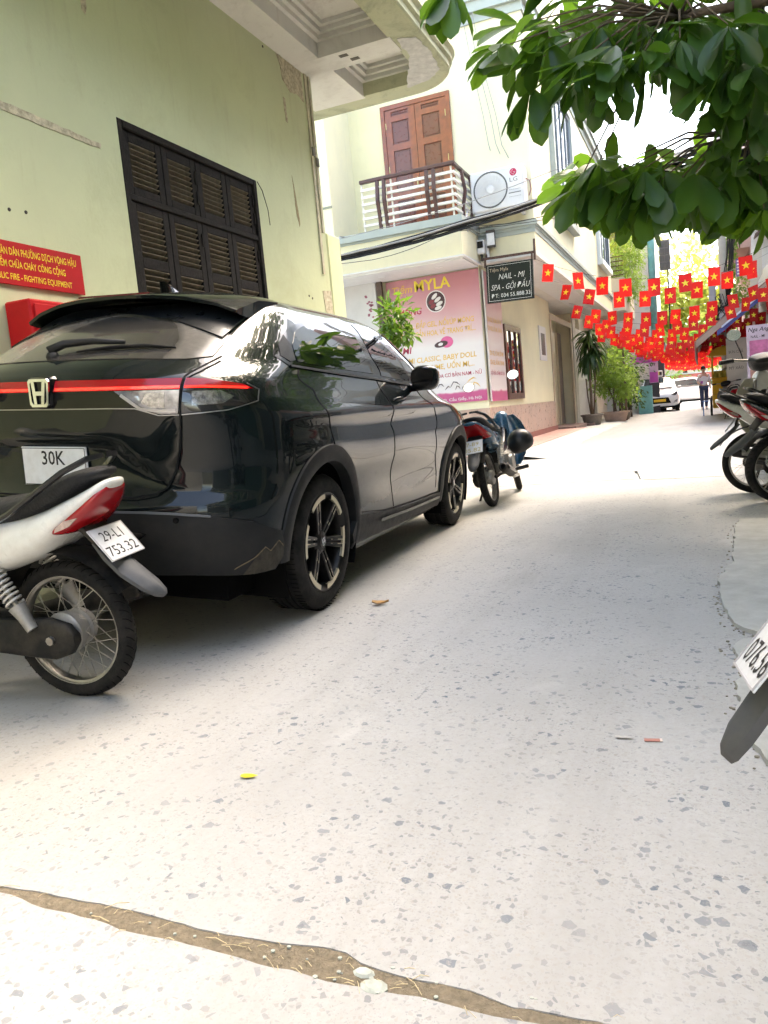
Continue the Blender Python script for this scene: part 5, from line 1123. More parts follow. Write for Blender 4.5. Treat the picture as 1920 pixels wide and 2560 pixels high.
# ------------------------------------------------------------------ plants
def leaf_mat(name, c1, c2, tr=(.22, .42, .04), amt=.35, rough=.42):
    s = NT(name); g = s.n('NewGeometry')
    oi = s.n('ObjectInfo'); rnd = s.math('FRACT', s.math('ADD', g.outputs['Random Per Island'], oi.outputs['Random']))
    c = s.mix(rnd, c1, c2); c = s.mix(s.ramp(s.noise(9, 4), [(.4, 0.), (.75, .4)]), c, tuple(x * .6 for x in c1))
    s.set(Base_Color=c, Roughness=rough, Specular_IOR_Level=.45)
    t = s.n('BsdfTranslucent'); t.inputs['Color'].default_value = (*tr, 1); mx = s.n('MixShader'); mx.inputs[0].default_value = amt
    s.l(s.b.outputs[0], mx.inputs[1]); s.l(t.outputs[0], mx.inputs[2]); s.l(mx.outputs[0], s.o.inputs['Surface']); MATS[name] = s.m; return s.m
M_LEAF = leaf_mat('broad_leaf', (.022, .065, .018), (.055, .130, .028), (.20, .42, .03), .34, .36)
M_LBUSH = leaf_mat('bush_leaf', (.075, .16, .030), (.17, .28, .055), (.42, .62, .10), .45)
M_LFAR = leaf_mat('far_leaf', (.20, .25, .045), (.36, .38, .075), (.80, .80, .20), .5)
M_LDARK = leaf_mat('dark_leaf', (.018, .045, .016), (.045, .095, .025), (.12, .25, .03), .25)
M_BARK = mat('bark', (.14, .10, .07), .9, var=.35, vs=10, bump=.8, bs=40)
def leaves(b, c, rad, n, l, w, droop=.3, clumps=14, spread=.35):
    c = Vector(c); cl = []
    for i in range(clumps):
        v = Vector((random.gauss(0, 1), random.gauss(0, 1), random.gauss(0, 1))).normalized() * random.uniform(.45, 1.)
        cl.append(c + Vector((v.x * rad[0], v.y * rad[1], v.z * rad[2])))
    for i in range(n):
        p = random.choice(cl) + Vector((random.gauss(0, spread * rad[0]), random.gauss(0, spread * rad[1]), random.gauss(0, spread * rad[2])))
        d = ((p - c).normalized() * .6 + Vector((random.gauss(0, .6), random.gauss(0, .6), random.gauss(-droop, .5)))).normalized()
        s = d.cross(Vector((random.gauss(0, .5), random.gauss(0, .5), 1))).normalized(); k = random.uniform(.7, 1.3); nn = s.cross(d) * (w * .25)
        b.add([p, p + d * l * .5 * k + s * w * .5 * k + nn, p + d * l * k, p + d * l * .5 * k - s * w * .5 * k + nn], [(0, 1, 2), (0, 2, 3)])
def small_tree(name, label, cat, loc, crowns, n, l, w, m, trunk_h, tr=.03, group=None, stems=1, clumps=14):
    t = thing(name, label, cat, loc, group=group)
    for k in range(stems):
        a = random.random() * 6.28; c = Vector(crowns[k % len(crowns)][0]); q = .05 * (stems > 1)
        MB().tube([(q * math.cos(a), q * math.sin(a), -.01), (c.x * .3 + .04 * math.cos(a), c.y * .3, trunk_h * .5), (c.x * .8, c.y * .8, trunk_h), c], [tr, tr * .8, tr * .6, tr * .25], 8).build('trunk', M_BARK, t, True)
    b = MB()
    for c, rad in crowns: leaves(b, c, rad, n // len(crowns), l, w, clumps=clumps)
    o = b.build('crown', m, t); return t
random.seed(5)
small_tree('young_tree', 'small glossy-leaved tree standing between the dark car and the pink poster', 'tree', (-4.25, 11.0, 0), [((0, 0, 2.36), (.20, .2, .25)), ((.12, -.1, 2.1), (.16, .16, .13))], 380, .15, .065, leaf_mat('glossy_leaf', (.025, .075, .016), (.09, .20, .03), (.30, .52, .04), .3, .3), 1.9, .025, clumps=24)
# pots
M_POT = mat('pot_concrete', (.20, .17, .14), .8, var=.25, vs=8, dirt=(.10, .09, .07), dirt_amt=.5, dirt_scale=6); M_POT2 = mat('pot_terracotta', (.48, .33, .25), .8, var=.2, vs=6)
def pot(label, loc, r, h, m, sq=(1, 1)):
    t = thing('plant_pot', label, 'pot', loc, group='plant pots outside the shop')
    b = MB().lathe([(r * .70, 0), (r * .74, .02), (r * .93, h * .8), (r * 1.05, h * .82), (r * 1.08, h * .98), (r * .98, h), (r * .92, h * .86), (0., h * .84)], (0, 0, 0), (0, 0, 1), 20); o = b.build('bowl', m, t, 30); o.scale = (sq[0], sq[1], 1)
    o = MB().lathe([(r * .93, h * .87), (r * .5, h * .9), (0., h * .91)], (0, 0, 0), (0, 0, 1), 16).build('soil', M_DIRT, t, True); o.scale = (sq[0], sq[1], 1); return t
pot('round dark concrete pot holding the tall dracaena', (-3.22, 24.8, .045), .33, .34, M_POT)
pot('wide terracotta planter holding the leafy bush', (-2.75, 27.1, .0), .38, .36, M_POT2, (1.15, .8))
pot('low grey planter farther along the shop plants', (-2.75, 29.2, .0), .36, .30, M_POT)
dr = thing('dracaena_plant', 'tall dracaena with drooping strap leaves in the dark concrete pot', 'plant', (-3.22, 24.8, .34))
for k, (dx, dy, hh) in enumerate(((0, 0, 2.45), (.14, .05, 1.95), (-.10, .05, 1.15))): MB().tube([(dx * .3, dy, -.02), (dx, dy, hh * .5), (dx * 1.3, dy, hh)], [.045 if k == 0 else .025, .035 if k == 0 else .02, .02], 8).build('stem', M_BARK, dr, True)
def strap(b, p, d, l, w, droop):
    d = Vector(d).normalized(); s = d.cross(Vector((0, 0, 1))).normalized(); rows = []; q = Vector(p)
    for i in range(7):
        t = i / 6; ww = w * (math.sin(math.pi * (.12 + .88 * t)) ** .6) * .5 + .002; rows.append([q - s * ww, q + Vector((0, 0, -w * .15)), q + s * ww]); d = (d + Vector((0, 0, -droop * .22))).normalized(); q = q + d * (l / 6)
    b.grid(rows)
for (c, n, dro) in (((.05, 0, 2.50), 54, 1.1), ((.15, .05, 2.0), 44, 1.9), ((-.02, 0, 1.8), 44, 2.6), ((.0, 0, 2.3), 40, 2.1)):
    for i in range(n):
        a = random.random() * 6.28; b = MB(); strap(b, Vector(c) + Vector((0, 0, random.uniform(-.15, .1))), (math.cos(a), math.sin(a), random.uniform(-.2, .9)), random.uniform(.5, .85), .075, dro * random.uniform(.7, 1.2)); b.build('leaf', M_LDARK if c[2] < 2.4 else leaf_mat('strap_leaf', (.05, .10, .03), (.10, .17, .05), (.2, .35, .06), .3) if 'strap_leaf' not in MATS else MATS['strap_leaf'], dr, True)
small_tree('potted_bush', 'leafy green bush growing in the wide terracotta planter', 'bush', (-2.75, 27.1, .30), [((0, 0, 1.5), (.5, .45, .55)), ((.3, 0, 1.0), (.35, .35, .5)), ((-.3, .1, 1.1), (.3, .3, .4))], 1900, .13, .055, M_LBUSH, 1.0, .03, 'bushes outside the shop', 4, 20)
small_tree('potted_bush', 'taller mixed bush behind the terracotta planter', 'bush', (-2.75, 29.2, .25), [((0, 0, 1.6), (.5, .5, .6)), ((.2, 0, .9), (.35, .4, .5)), ((-.1, .2, 2.1), (.4, .4, .3))], 1900, .14, .06, M_LBUSH, 1.1, .035, 'bushes outside the shop', 4, 20)
small_tree('roadside_bush', 'dark grey-green bush beyond the potted plants', 'bush', (-2.65, 31.5, 0), [((0, 0, 1.9), (.6, .6, .7)), ((.1, 0, 1.1), (.45, .5, .6))], 1700, .15, .07, M_LDARK, 1.2, .04, 'bushes outside the shop', 3, 18)
yc = thing('yucca_plant', 'spiky bright green yucca above the potted bushes', 'plant', (-2.5, 28.1, 0))
MB().tube([(0, 0, 0), (.03, 0, 1.2), (0, 0, 2.45)], [.05, .04, .03], 8).build('stem', M_BARK, yc, True)
for i in range(38):
    a = random.random() * 6.28; b = MB(); strap(b, (0, 0, 2.42), (math.cos(a), math.sin(a), random.uniform(.1, 1.8)), random.uniform(.45, .7), .05, .5); b.build('leaf', M_LBUSH, yc, True)
# ------------------------------------------------------------------ houses farther along
M_BEIGE = wall_mat('beige_plaster', (.58, .53, .43), (.45, .41, .33), (.42, .38, .30), .5); M_PINK = wall_mat('pink_plaster', (.66, .42, .37), (.55, .36, .31), (.5, .36, .3), .4); M_TEAL = mat('teal_paint', (.16, .42, .40), .6, var=.2, vs=4); M_CONCP = mat('pole_concrete', (.50, .48, .44), .85, var=.12, vs=4)
g3 = thing('beige_house', 'beige house with white metal gate and planted balcony past the corner house', 'house')
MB().box(-10, -3.95, 28.3, 35.5, 0, 9.5).build('wall', M_BEIGE, g3)
gt = MB()
for i in range(14): gt.cbox(-3.90, -3.86, 26.75 + i * .28, 26.98 + i * .28, .06, 3.1, .006)
gt.box(-3.91, -3.85, 26.7, 30.7, 3.1, 3.22); gt.box(-3.91, -3.85, 26.7, 30.7, 1.5, 1.6)
gt.build('gate_frame', M_WHITE, g3)
MB().box(-4.6, -3.8, 30.8, 31.2, 0, 3.6).build('gate_pillar', M_OFFW, g3)
b = MB(); b.box(-3.95, -2.45, 29.2, 33.5, 3.85, 4.05); b.box(-2.50, -2.45, 29.2, 33.5, 4.05, 5.0); b.box(-3.95, -2.50, 29.2, 29.25, 4.05, 5.0); b.build('balcony', M_BEIGE, g3)
for i in range(5): MB().box(-3.4, -2.44, 29.14, 29.17, 5.05 + i * .16, 5.08 + i * .16).build('rail_bar', M_RUST, g3)
MB().box(-3.95, -3.93, 29.8, 32.0, 5.2, 7.5).build('balcony_door', mat('door_brown', (.20, .10, .09), .5), g3)
small_tree('balcony_bamboo', 'feathery bamboo spilling over the beige balcony', 'plant', (-2.75, 31.0, 4.06), [((0, 0, 1.7), (.55, .7, .7)), ((.35, -.2, .9), (.5, .7, .6)), ((.4, .6, 2.3), (.4, .6, .6))], 3000, .22, .035, M_LBUSH, 1.4, .02, None, 5, 26)
small_tree('balcony_shrub', 'yellow-green creeper high on the beige house above the bamboo', 'plant', (-3.0, 33.0, 4.1), [((0, 0, 4.2), (.5, .7, 1.0)), ((.2, 0, 2.9), (.45, .6, .8))], 1800, .18, .07, M_LFAR, 3.0, .03, None, 3, 22)
g4 = thing('teal_house', 'narrow pale house with a teal corner pipe beyond the bamboo', 'house')
MB().box(-9, -2.0, 36.2, 46, 0, 10.5).build('wall', M_OFFW, g4); MB().tube([(-1.86, 36.3, 2.6), (-1.86, 36.3, 10.6)], .15, 12).build('corner_pipe', M_TEAL, g4, True); MB().box(-2.0, -1.55, 36.6, 37.2, 0, 3.2).build('corner_post', mat('post_dark', (.05, .045, .05), .6), g4)
MB().box(-2.5, -1.95, 33.9, 34.2, .0, 1.15).build('teal_box', M_TEAL, g4)
g4b = thing('louvred_box', 'dark louvred shutter box projecting from the teal house', 'shutter', (-1.32, 36.3, 6.62))
MB().box(-.22, .22, -.1, .1, -.62, .62).build('frame', mat('louvre_grey', (.17, .16, .145), .7), g4b)
for i in range(2):
    for j in range(4): MB().cbox(-.18 + i * .19, -.01 + i * .19, -.115, -.101, -.56 + j * .29, -.32 + j * .29, .006).build('panel', mat('louvre_dark', (.12, .115, .105), .7), g4b)
MB().tube([(.1, 0, -.62), (.1, 0, -3.6)], .03, 8).build('post', M_CAB, g4b)
sgn = thing('pink_shop_sign', 'magenta and white vertical shop sign above the white taxi', 'sign', (-1.95, 34.6, 1.25))
M_MAGS = mat('sign_magenta', (.55, .08, .42), .5, var=.3, vs=3)
MB().box(-.12, .24, -.03, .03, .0, 1.35).build('board', mat('sign_lilac', (.60, .42, .55), .5, var=.25, vs=3), sgn); MB().box(-.85, .20, -.04, -.031, .85, 1.30).build('banner', M_MAGS, sgn); MB().box(-.10, .22, -.045, -.032, .02, .45).build('panel', M_MAGS, sgn)
text('lettering', 'TOP', M_INK, sgn, (-.28, -.042, 1.08), RF, .13, .42, bold=.02)
text('lettering', 'UY', M_INK, sgn, (-.05, -.046, .70), RF, .12, .20, bold=.02)
MB().box(-.14, .26, -.02, .04, -1.25, -.002).build('post', MATS['post_dark'], sgn)
aw = thing('left_awning', 'dark awning over the shops beyond the pink sign', 'awning'); MB().prism([(-3.2, 3.6), (-1.5, 3.0), (-1.5, 2.9), (-3.2, 3.45)], lambda a, c, d: (a, d, c), 37, 44).build('roof', mat('awning_dark', (.06, .05, .05), .7), aw)
# right-hand side
pr_ = thing('pink_house', 'pink and cream house with balcony on the right past the pole', 'house')
b = MB(); b.box(1.55, 9, 28.5, 40, 0, 12); b.build('wall', M_PINK, pr_)
b = MB(); b.box(1.0, 1.55, 28.5, 36, 5.25, 5.45); b.box(1.0, 1.06, 28.5, 36, 5.45, 6.3); b.box(1.0, 1.55, 28.5, 28.56, 5.45, 6.3); b.box(.9, 1.55, 30, 38, 8.4, 8.6); b.build('balcony', M_PINK, pr_)
for i in range(6): MB().tube([(1.0, 28.45, 6.4 + i * .25), (1.55, 28.45, 6.4 + i * .25)], .018, 6).build('rail_bar', mat('rail_tan', (.45, .28, .18), .6), pr_)
MB().box(.98, 1.04, 28.42, 28.48, 5.3, 8.4).build('rail_post', mat('rail_tan', (.45, .28, .18), .6), pr_)
wh = thing('white_stair_house', 'pale house with slanting stair treads at the far right', 'house')
MB().box(1.75, 9, 21.0, 28.3, 0, 12).build('wall', M_WHITE, wh)
for i in range(7): MB().prism([(1.30 + i * .0, 4.45 + i * .30), (1.62, 4.68 + i * .30), (1.62, 4.73 + i * .30), (1.30, 4.50 + i * .30)], lambda a, c, d: (a, d, c), 21.6, 22.2).build('stair_tread', mat('tread_brown', (.14, .09, .07), .6), wh)
MB().prism([(1.22, 3.4), (1.75, 4.0), (1.75, 7.0), (1.30, 6.4)], lambda a, c, d: (a, d, c), 22.3, 22.4).build('stair_string', M_WHITE, wh)
MB().prism([(1.12, 3.0), (1.42, 3.5), (1.42, 4.2), (1.2, 3.9)], lambda a, c, d: (a, d, c), 21.4, 21.5).build('stair_panel', M_BEIGE, wh)
pole = thing('utility_pole', 'tall concrete utility pole with tangled cables on the right', 'pole', (.68, 26.5, 0))
MB().tube([(0, 0, 0), (0, 0, 11)], [.14, .09], 12).build('shaft', M_CONCP, pole, True)
for z0, rr, n in ((3.1, .20, 26), (6.0, .16, 16)):
    b = MB()
    for i in range(n):
        a = random.random() * 6.28; pts = [(rr * math.cos(a + q) * random.uniform(.6, 1.3) , -.1 + rr * math.sin(a + q) * random.uniform(.6, 1.2), z0 + random.gauss(0, .22)) for q in np.linspace(0, random.uniform(3, 6), 7)]; b.tube(pts, random.uniform(.008, .02), 5)
    tag(b.build('cable_tangle', M_CAB, pole, True), kind='stuff')
MB().cbox(-.16, .12, -.26, -.12, 2.75, 3.15, .02).build('junction_box', mat('box_grey', (.33, .33, .36), .5), pole)
MB().cbox(-.42, -.22, -.15, .05, 3.4, 4.3, .04).build('transformer', mat('box_grey', (.33, .33, .36), .5), pole)
b = MB()
for i in range(15):
    x = .98 + random.gauss(0, .06); b.tube([(x - .68, -.3, 8.6), (x - .66 + random.gauss(0, .04), -.35, 7.0), (x - .72 + random.gauss(0, .05), -.4, 5.6), (x - .85 + random.gauss(0, .07), -.4, 4.2), (.1, -.1, 3.3)], random.uniform(.008, .018), 5)
tag(b.build('hanging_cables', M_CAB, pole, True), kind='stuff')
ps2 = thing('purple_notice', 'small purple notice with white lines hung from the cables', 'sign', (1.02, 25.9, 4.05)); MB().box(0, .26, -.02, 0, 0, .52).build('board', mat('notice_purple', (.16, .12, .30), .5), ps2)
for i in range(5): MB().box(.03, .23, -.024, -.021, .06 + i * .09, .10 + i * .09).build('printed_line', M_PALE, ps2)
small_tree('climbing_plant', 'green climber growing up beside the utility pole', 'plant', (.98, 27.2, 0), [((0, 0, 5.3), (.16, .3, .7)), ((.1, 0, 4.0), (.25, .3, .6)), ((.35, 0, 3.3), (.3, .4, .3))], 900, .13, .07, M_LBUSH, 3.5, .02, None, 2, 20)
# awning of the right-hand shop
aw2 = thing('shop_awning', 'brown sheet-metal awning sloping over the right-hand shop', 'awning')
M_AWN = mat('awning_brown', (.24, .15, .115), .6, var=.2, vs=3); 
for i in range(9):
    y = 20.5 + i * .8; MB().prism([(-.12, 2.02), (1.75, 3.42), (1.75, 3.46), (-.12, 2.06)], lambda a, c, d: (a, d, c), y, y + .78).build('roof_panel', M_AWN, aw2)
MB().prism([(-.12, 1.85), (.0, 1.95), (1.75, 3.28), (1.75, 3.42), (-.12, 2.02)], lambda a, c, d: (a, d, c), 20.42, 20.46).build('end_trim', mat('trim_taupe', (.34, .26, .21), .6), aw2)
MB().box(-.16, -.13, 20.5, 27.6, 1.62, 2.03).build('valance', M_AWN, aw2)
MB().prism([(.35, 2.20), (1.75, 3.24), (1.75, 3.12), (.35, 2.08)], lambda a, c, d: (a, d, c), 20.34, 20.40).build('tarpaulin', mat('tarp_blue', (.05, .07, .25), .4, var=.3), aw2)
MB().prism([(.45, 2.30), (1.3, 2.93), (1.3, 2.88), (.45, 2.25)], lambda a, c, d: (a, d, c), 20.30, 20.335).build('tarpaulin_stripe', mat('tarp_pale', (.55, .60, .72), .4), aw2)
w2 = thing('shop_wall', 'white wall under the brown awning with printed price list', 'wall'); MB().box(.62, 1.72, 23.6, 23.7, 0, 2.15).build('panel', M_WHITE, w2)
for i in range(3): text('lettering', ('BÚN CHẢ', 'CƠM RANG', 'MỲ XÀO')[i], mat('print_grey', (.16, .155, .15), .5), w2, (.68, 23.598, 1.75 - i * .22), RF, .08, .36)
ng = thing('nail_shop_banner', 'tall lilac banner reading Nga Ang at the right edge', 'banner', (.86, 17.9, .55)); MB().box(0, .46, 0, .02, 0, 1.53).build('sheet', mat('banner_lilac', (.52, .42, .50), .5, var=.1), ng)
text('lettering', 'Nga Ang', M_INK, ng, (.03, -.002, 1.40), RF, .085, .40, shear=.3, bold=.01); text('lettering', 'NAIL - MI', M_INK, ng, (.08, -.002, 1.27), RF, .055, .26, bold=.01); text('lettering', 'CHĂM SÓC DA', M_INK, ng, (.06, -.002, .80), RF, .05, .36, bold=.01)
MB().box(.05, .41, -.004, -.001, .90, 1.22).build('printed_photo', mat('photo_pink', (.50, .14, .28), .4, var=.5, vs=5), ng); MB().box(.05, .41, -.004, -.001, .42, .76).build('printed_photo', mat('photo_brown', (.32, .16, .12), .4, var=.7, vs=6), ng)
# ------------------------------------------------------------------ yellow food cart
yc_ = thing('food_cart', 'yellow food cart with arched canopy on the right of the street', 'cart', (.60, 26.3, 0))
M_YC = mat('cart_yellow', (.62, .36, .015), .5, var=.12, vs=3); M_YCO = mat('cart_orange', (.50, .22, .04), .5)
MB().cbox(-.34, .36, -.35, .75, .22, 1.10, .02).build('body', M_YC, yc_)
MB().cbox(-.38, .40, -.40, .80, 1.10, 1.15, .01).build('counter', M_YC, yc_); MB().box(-.335, .355, -.362, -.352, .64, .66).build('seam', M_YCO, yc_)
for x in (-.34, .33): 
    for y in (-.35, .72): MB().box(x, x + .05, y, y + .05, 1.15, 1.85).build('post', M_YC if x < 0 else M_YCO, yc_)
MB().loft([[Vector((x, y, z)) for x, z in ((-.42, 1.80), (-.36, 1.93), (-.2, 2.04), (0, 2.08), (.2, 2.06), (.36, 1.98), (.46, 1.84), (.4, 1.80))] for y in (-.45, .85)]).build('canopy', M_YC, yc_, 30)
MB().cbox(.0, .34, -.30, .6, 1.56, 1.62, .01).build('shelf', M_YC, yc_); MB().cbox(-.05, .20, -.2, .4, 1.16, 1.38, .02).build('glass_case', M_PALE, yc_)
for i in range(5): MB().lathe([(.0, .20), (.035, .2), (.045, .14), (.05, 0), (.0, 0)], (-.26 + i * .07, -.25 + .06 * (i % 2), 1.152), (0, 0, 1), 10).build('jar', mat('jar_yellow', (.75, .62, .12), .3), yc_, True)
for y in (-.2, .5): MB().lathe([(.22, -.02), (.26, -.03), (.26, .03), (.22, .02)], (-.385, y, .26), (1, 0, 0), 24, close=True).build('wheel', M_RUB, yc_)
st = thing('plastic_stool', 'blue plastic stool standing before the yellow food cart', 'stool', (.10, 26.4, 0)); M_BLP = mat('plastic_blue', (.04, .17, .55), .4)
MB().cbox(-.14, .14, -.14, .14, .44, .47, .01).build('seat', M_BLP, st)
for x in (-.13, .10):
    for y in (-.13, .10): MB().box(x, x + .03, y, y + .03, 0, .44).build('leg', M_BLP, st)
# ------------------------------------------------------------------ small white cars
def small_car(label, loc, rz, plate, sign=False):
    t = thing('white_car', label, 'car', loc, rz); M_CW = mat('car_white', (.78, .78, .77), .25, coat=.8, var=.03)
    def rr(y, z0, z1, hw, p=.45): return [Vector((hw * math.copysign(abs(math.cos(a)) ** p, math.cos(a)), y, (z0 + z1) / 2 + (z1 - z0) / 2 * math.copysign(abs(math.sin(a)) ** p, math.sin(a)))) for a in np.linspace(0, 2 * math.pi, 28, endpoint=False)]
    MB().loft([rr(*q) for q in ((-1.83, .30, .62, .62), (-1.78, .22, .74, .74), (-1.6, .20, .84, .80), (-1.2, .20, .93, .82), (-.7, .20, .98, .825), (.6, .20, 1.0, .825), (1.5, .22, 1.0, .81), (1.75, .26, .95, .76), (1.82, .32, .8, .66))]).build('body', M_CW, t, 40)
    MB().loft([rr(y, .90, z1, hw, .55) for y, z1, hw in ((-.92, .96, .74), (-.55, 1.25, .69), (-.2, 1.43, .64), (.2, 1.49, .62), (.9, 1.48, .62), (1.45, 1.36, .62), (1.72, 1.05, .68))]).build('cabin', M_CW, t, 40)
    b = MB(); b.add([(-.62, -.88, 1.0), (.62, -.88, 1.0), (.50, -.27, 1.41), (-.50, -.27, 1.41)], [(0, 1, 2, 3)]); ws = b.build('windscreen', M_GLASS, t); ws.location = (0, -.05, .025)
    for s in (1, -1): MB().add([(s * .72, -.60, 1.02), (s * .735, 1.45, 1.04), (s * .665, 1.25, 1.34), (s * .655, -.05, 1.38)], [(0, 1, 2, 3)]).build('side_window', M_GLASS, t).location = (s * .02, 0, 0)
    MB().prism([(-.44, .36), (.44, .36), (.34, .60), (-.34, .60)], lambda a, c, d: (a, d, c), -1.855, -1.80).build('grille', M_GAP, t)
    for s in (1, -1):
        MB().prism([(s * .42, .66), (s * .60, .64), (s * .72, .74), (s * .70, .84), (s * .55, .76)], lambda a, c, d: (a, d, c), -1.80, -1.62).build('head_lamp', MATS['clear_lens'], t); MB().prism([(s * .52, .34), (s * .66, .38), (s * .70, .50), (s * .58, .44)], lambda a, c, d: (a, d, c), -1.83, -1.75).build('fog_lamp', M_BGRY, t)
        MB().ball((s * .86, -.62, 1.0), .09, 12, 0, (1, .6, .75)).build('wing_mirror', M_CW, t, True)
        for y in (-1.18, 1.2): MB().lathe([(.0, .02), (.18, .02), (.19, .0), (.28, .0), (.285, -.06), (.28, -.17), (.0, -.17)], (s * .80, y, .285), (s, 0, 0), 28).build('wheel', M_RUB, t, 40)
    MB().cbox(-.24, .24, -1.875, -1.86, .43, .54, .004).build('number_plate', plate, t)
    MB().box(-.75, .75, -1.80, 1.7, .16, .24).build('underbody', M_GAP, t)
    if sign:
        r = MB().cbox(-.24, .24, -.06, .10, 1.50, 1.78, .03).build('roof_sign', M_CW, t); MB().box(-.14, .10, -.066, -.061, 1.57, 1.72).build('sign_panel', mat('taxi_yellow', (.78, .60, .03), .5), r); MB().box(.10, .20, -.066, -.061, 1.57, 1.72).build('sign_panel', MATS['post_dark'], r)
    return t
small_car('white taxi hatchback facing the camera with yellow plate and roof sign', (-1.86, 36.4, 0), R_(5), mat('plate_yellow', (.80, .48, .02), .4), True)
small_car('white car half hidden behind the taxi at the street end', (-.35, 46.8, 0), R_(78), M_PLT)
# ------------------------------------------------------------------ street end
random.seed(21)
fw2 = thing('end_wall', 'low pale wall with a red band closing the street end', 'wall'); MB().box(-14, 10, 56, 56.3, 0, 1.45).build('panel', M_OFFW, fw2); MB().box(-14, 10, 55.98, 56, 1.45, 1.80).build('band', mat('band_red', (.42, .10, .08), .6, var=.5, vs=1.5), fw2); MB().box(-14, 10, 55.9, 56.2, 1.80, 1.88).build('coping', M_GREY, fw2)
fh = thing('far_house', 'pale far house half hidden by trees at the street end', 'house'); MB().box(-12, -3.2, 66, 74, 0, 9).build('wall', M_OFFW, fh); MB().box(-3.2, 9, 70, 76, 0, 6).build('annexe', M_BEIGE, fh)
def far_tree(label, loc, crowns, n, m): return small_tree('street_tree', label, 'tree', loc, crowns, n, .55, .30, m, crowns[0][0][2] * .55, .16, 'trees at the street end', 1, 26)
far_tree('tall yellow-green tree filling the gap between the houses', (-1.2, 60.5, 0), [((0, 0, 8.6), (2.6, 2.2, 3.0)), ((-1.6, 0, 6.0), (2.2, 2, 2.0)), ((1.8, 0, 6.2), (2.2, 2, 2.2))], 3200, M_LFAR)
far_tree('bright green tree left of the tall yellow-green tree', (-4.6, 62, 0), [((0, 0, 6.8), (2.4, 2, 2.6)), ((1, 0, 4.4), (2, 2, 1.5))], 1800, M_LBUSH)
far_tree('bright tree right of the tall yellow-green tree', (3.0, 61, 0), [((0, 0, 6.5), (2.4, 2, 2.8)), ((-1, 0, 4.2), (2, 2, 1.5))], 1800, M_LFAR)
far_tree('low spreading green tree just behind the end wall', (-.4, 57.5, 0), [((-.8, 0, 3.4), (1.9, 1.2, .9)), ((1.2, 0, 3.6), (1.6, 1.2, .9))], 1500, M_LBUSH)
small_tree('hedge_bush', 'green hedge bush before the end wall', 'bush', (-2.6, 55.0, 0), [((0, 0, 1.2), (1.3, .5, .8))], 700, .3, .16, M_LBUSH, .6, .05, None, 2, 14)
# ------------------------------------------------------------------ bunting
M_FLAG = NT('flag_red'); 
_g = M_FLAG.n('NewGeometry'); _oi = M_FLAG.n('ObjectInfo'); _c = M_FLAG.mix(_oi.outputs['Random'], (.34, .005, .006), (.48, .012, .010)); M_FLAG.set(Base_Color=_c, Roughness=.55)
_t = M_FLAG.n('BsdfTranslucent'); _t.inputs['Color'].default_value = (.62, .014, .012, 1); _mx = M_FLAG.n('MixShader'); _mx.inputs[0].default_value = .5; M_FLAG.l(M_FLAG.b.outputs[0], _mx.inputs[1]); M_FLAG.l(_t.outputs[0], _mx.inputs[2]); M_FLAG.l(_mx.outputs[0], M_FLAG.o.inputs['Surface']); M_FLAG = M_FLAG.m
M_STAR = mat('flag_star', (.85, .62, .03), .5, var=.05)
flag_me = []
for v in range(6):
    b = MB(); W, H = .205, .30; rnd = random.Random(v)
    ph, am, tw, cu = rnd.random() * 6, rnd.uniform(.006, .022), rnd.uniform(-.10, .10), rnd.uniform(-.05, .05)
    def fz(x, z): return am * math.sin(x * 16 + ph + z * 5) * (.3 - z * 2.4) + tw * (-z) * x * 4 + cu * (z * 3) ** 2
    b.grid([[(x, fz(x, z), z) for x in np.linspace(-W / 2, W / 2, 7)] for z in np.linspace(0, -H, 8)])
    for q in (1, -1):
        ring = []
        for i in range(10):
            r = .068 if i % 2 == 0 else .027; a = math.pi / 2 + math.pi * i / 5; x, z = r * math.cos(a), -H / 2 + r * math.sin(a); ring.append((x, fz(x, z) + q * .0025, z))
        c = (0, fz(0, -H / 2) + q * .0025, -H / 2); k = [c] + ring; b.add(k, [(0, 1 + i, 1 + (i + 1) % 10) for i in range(10)], 1)
    me = b.mesh('flag', [M_FLAG, M_STAR]); flag_me.append(me)
ORD = ['nearest', 'second', 'third', 'fourth', 'fifth', 'sixth', 'seventh', 'eighth', 'ninth', 'tenth', 'eleventh', 'twelfth', 'thirteenth', 'fourteenth', 'fifteenth', 'sixteenth', 'seventeenth', 'eighteenth', 'nineteenth', 'twentieth', 'twenty-first', 'twenty-second', 'twenty-third', 'twenty-fourth', 'twenty-fifth', 'twenty-sixth']
y = 14.3
for k in range(26):
    fs = thing('flag_bunting', ('%s string of red star bunting counting from the black hanging sign' % ORD[k]), 'bunting', (0, 0, 0), group='bunting strings across the street')
    xl, xr = (-2.72 if y < 28 else -2.3), 1.75; zm = 2.74 + random.gauss(0, .05) - .012 * (y - 14.3); cf = .115 + random.gauss(0, .01); xm = -.45 + random.gauss(0, .12); dy = random.uniform(-.35, .35)
    if k == 1: zm = 2.84
    if k in (2, 3): zm = (2.60, 2.46)[k - 2]
    if k > 3: zm, cf = 2.32 - .005 * (y - 18) + random.gauss(0, .05), .10 + random.gauss(0, .012)
    f = lambda x: (x, y + dy * (x - xl) / 4.5, zm + cf * (x - xm) ** 2)
    MB().tube([f(x) for x in np.linspace(xl, xr, 20)], .004, 4).build('cord', M_CAB if k % 3 == 0 else M_CABG, fs)
    x = xl + .18 + random.random() * .15
    while x < xr - .1:
        p = f(x); o = link('flag', random.choice(flag_me), fs, p, (R_(random.gauss(0, 9)), R_(random.gauss(3, 4) - 12 * (2 * cf * (x - xm)) ), R_(random.gauss(0, 16)))); x += random.gauss(.47 if y < 17 else .36, .04)
    y += random.uniform(1.1, 1.5) if k > 1 else 1.9
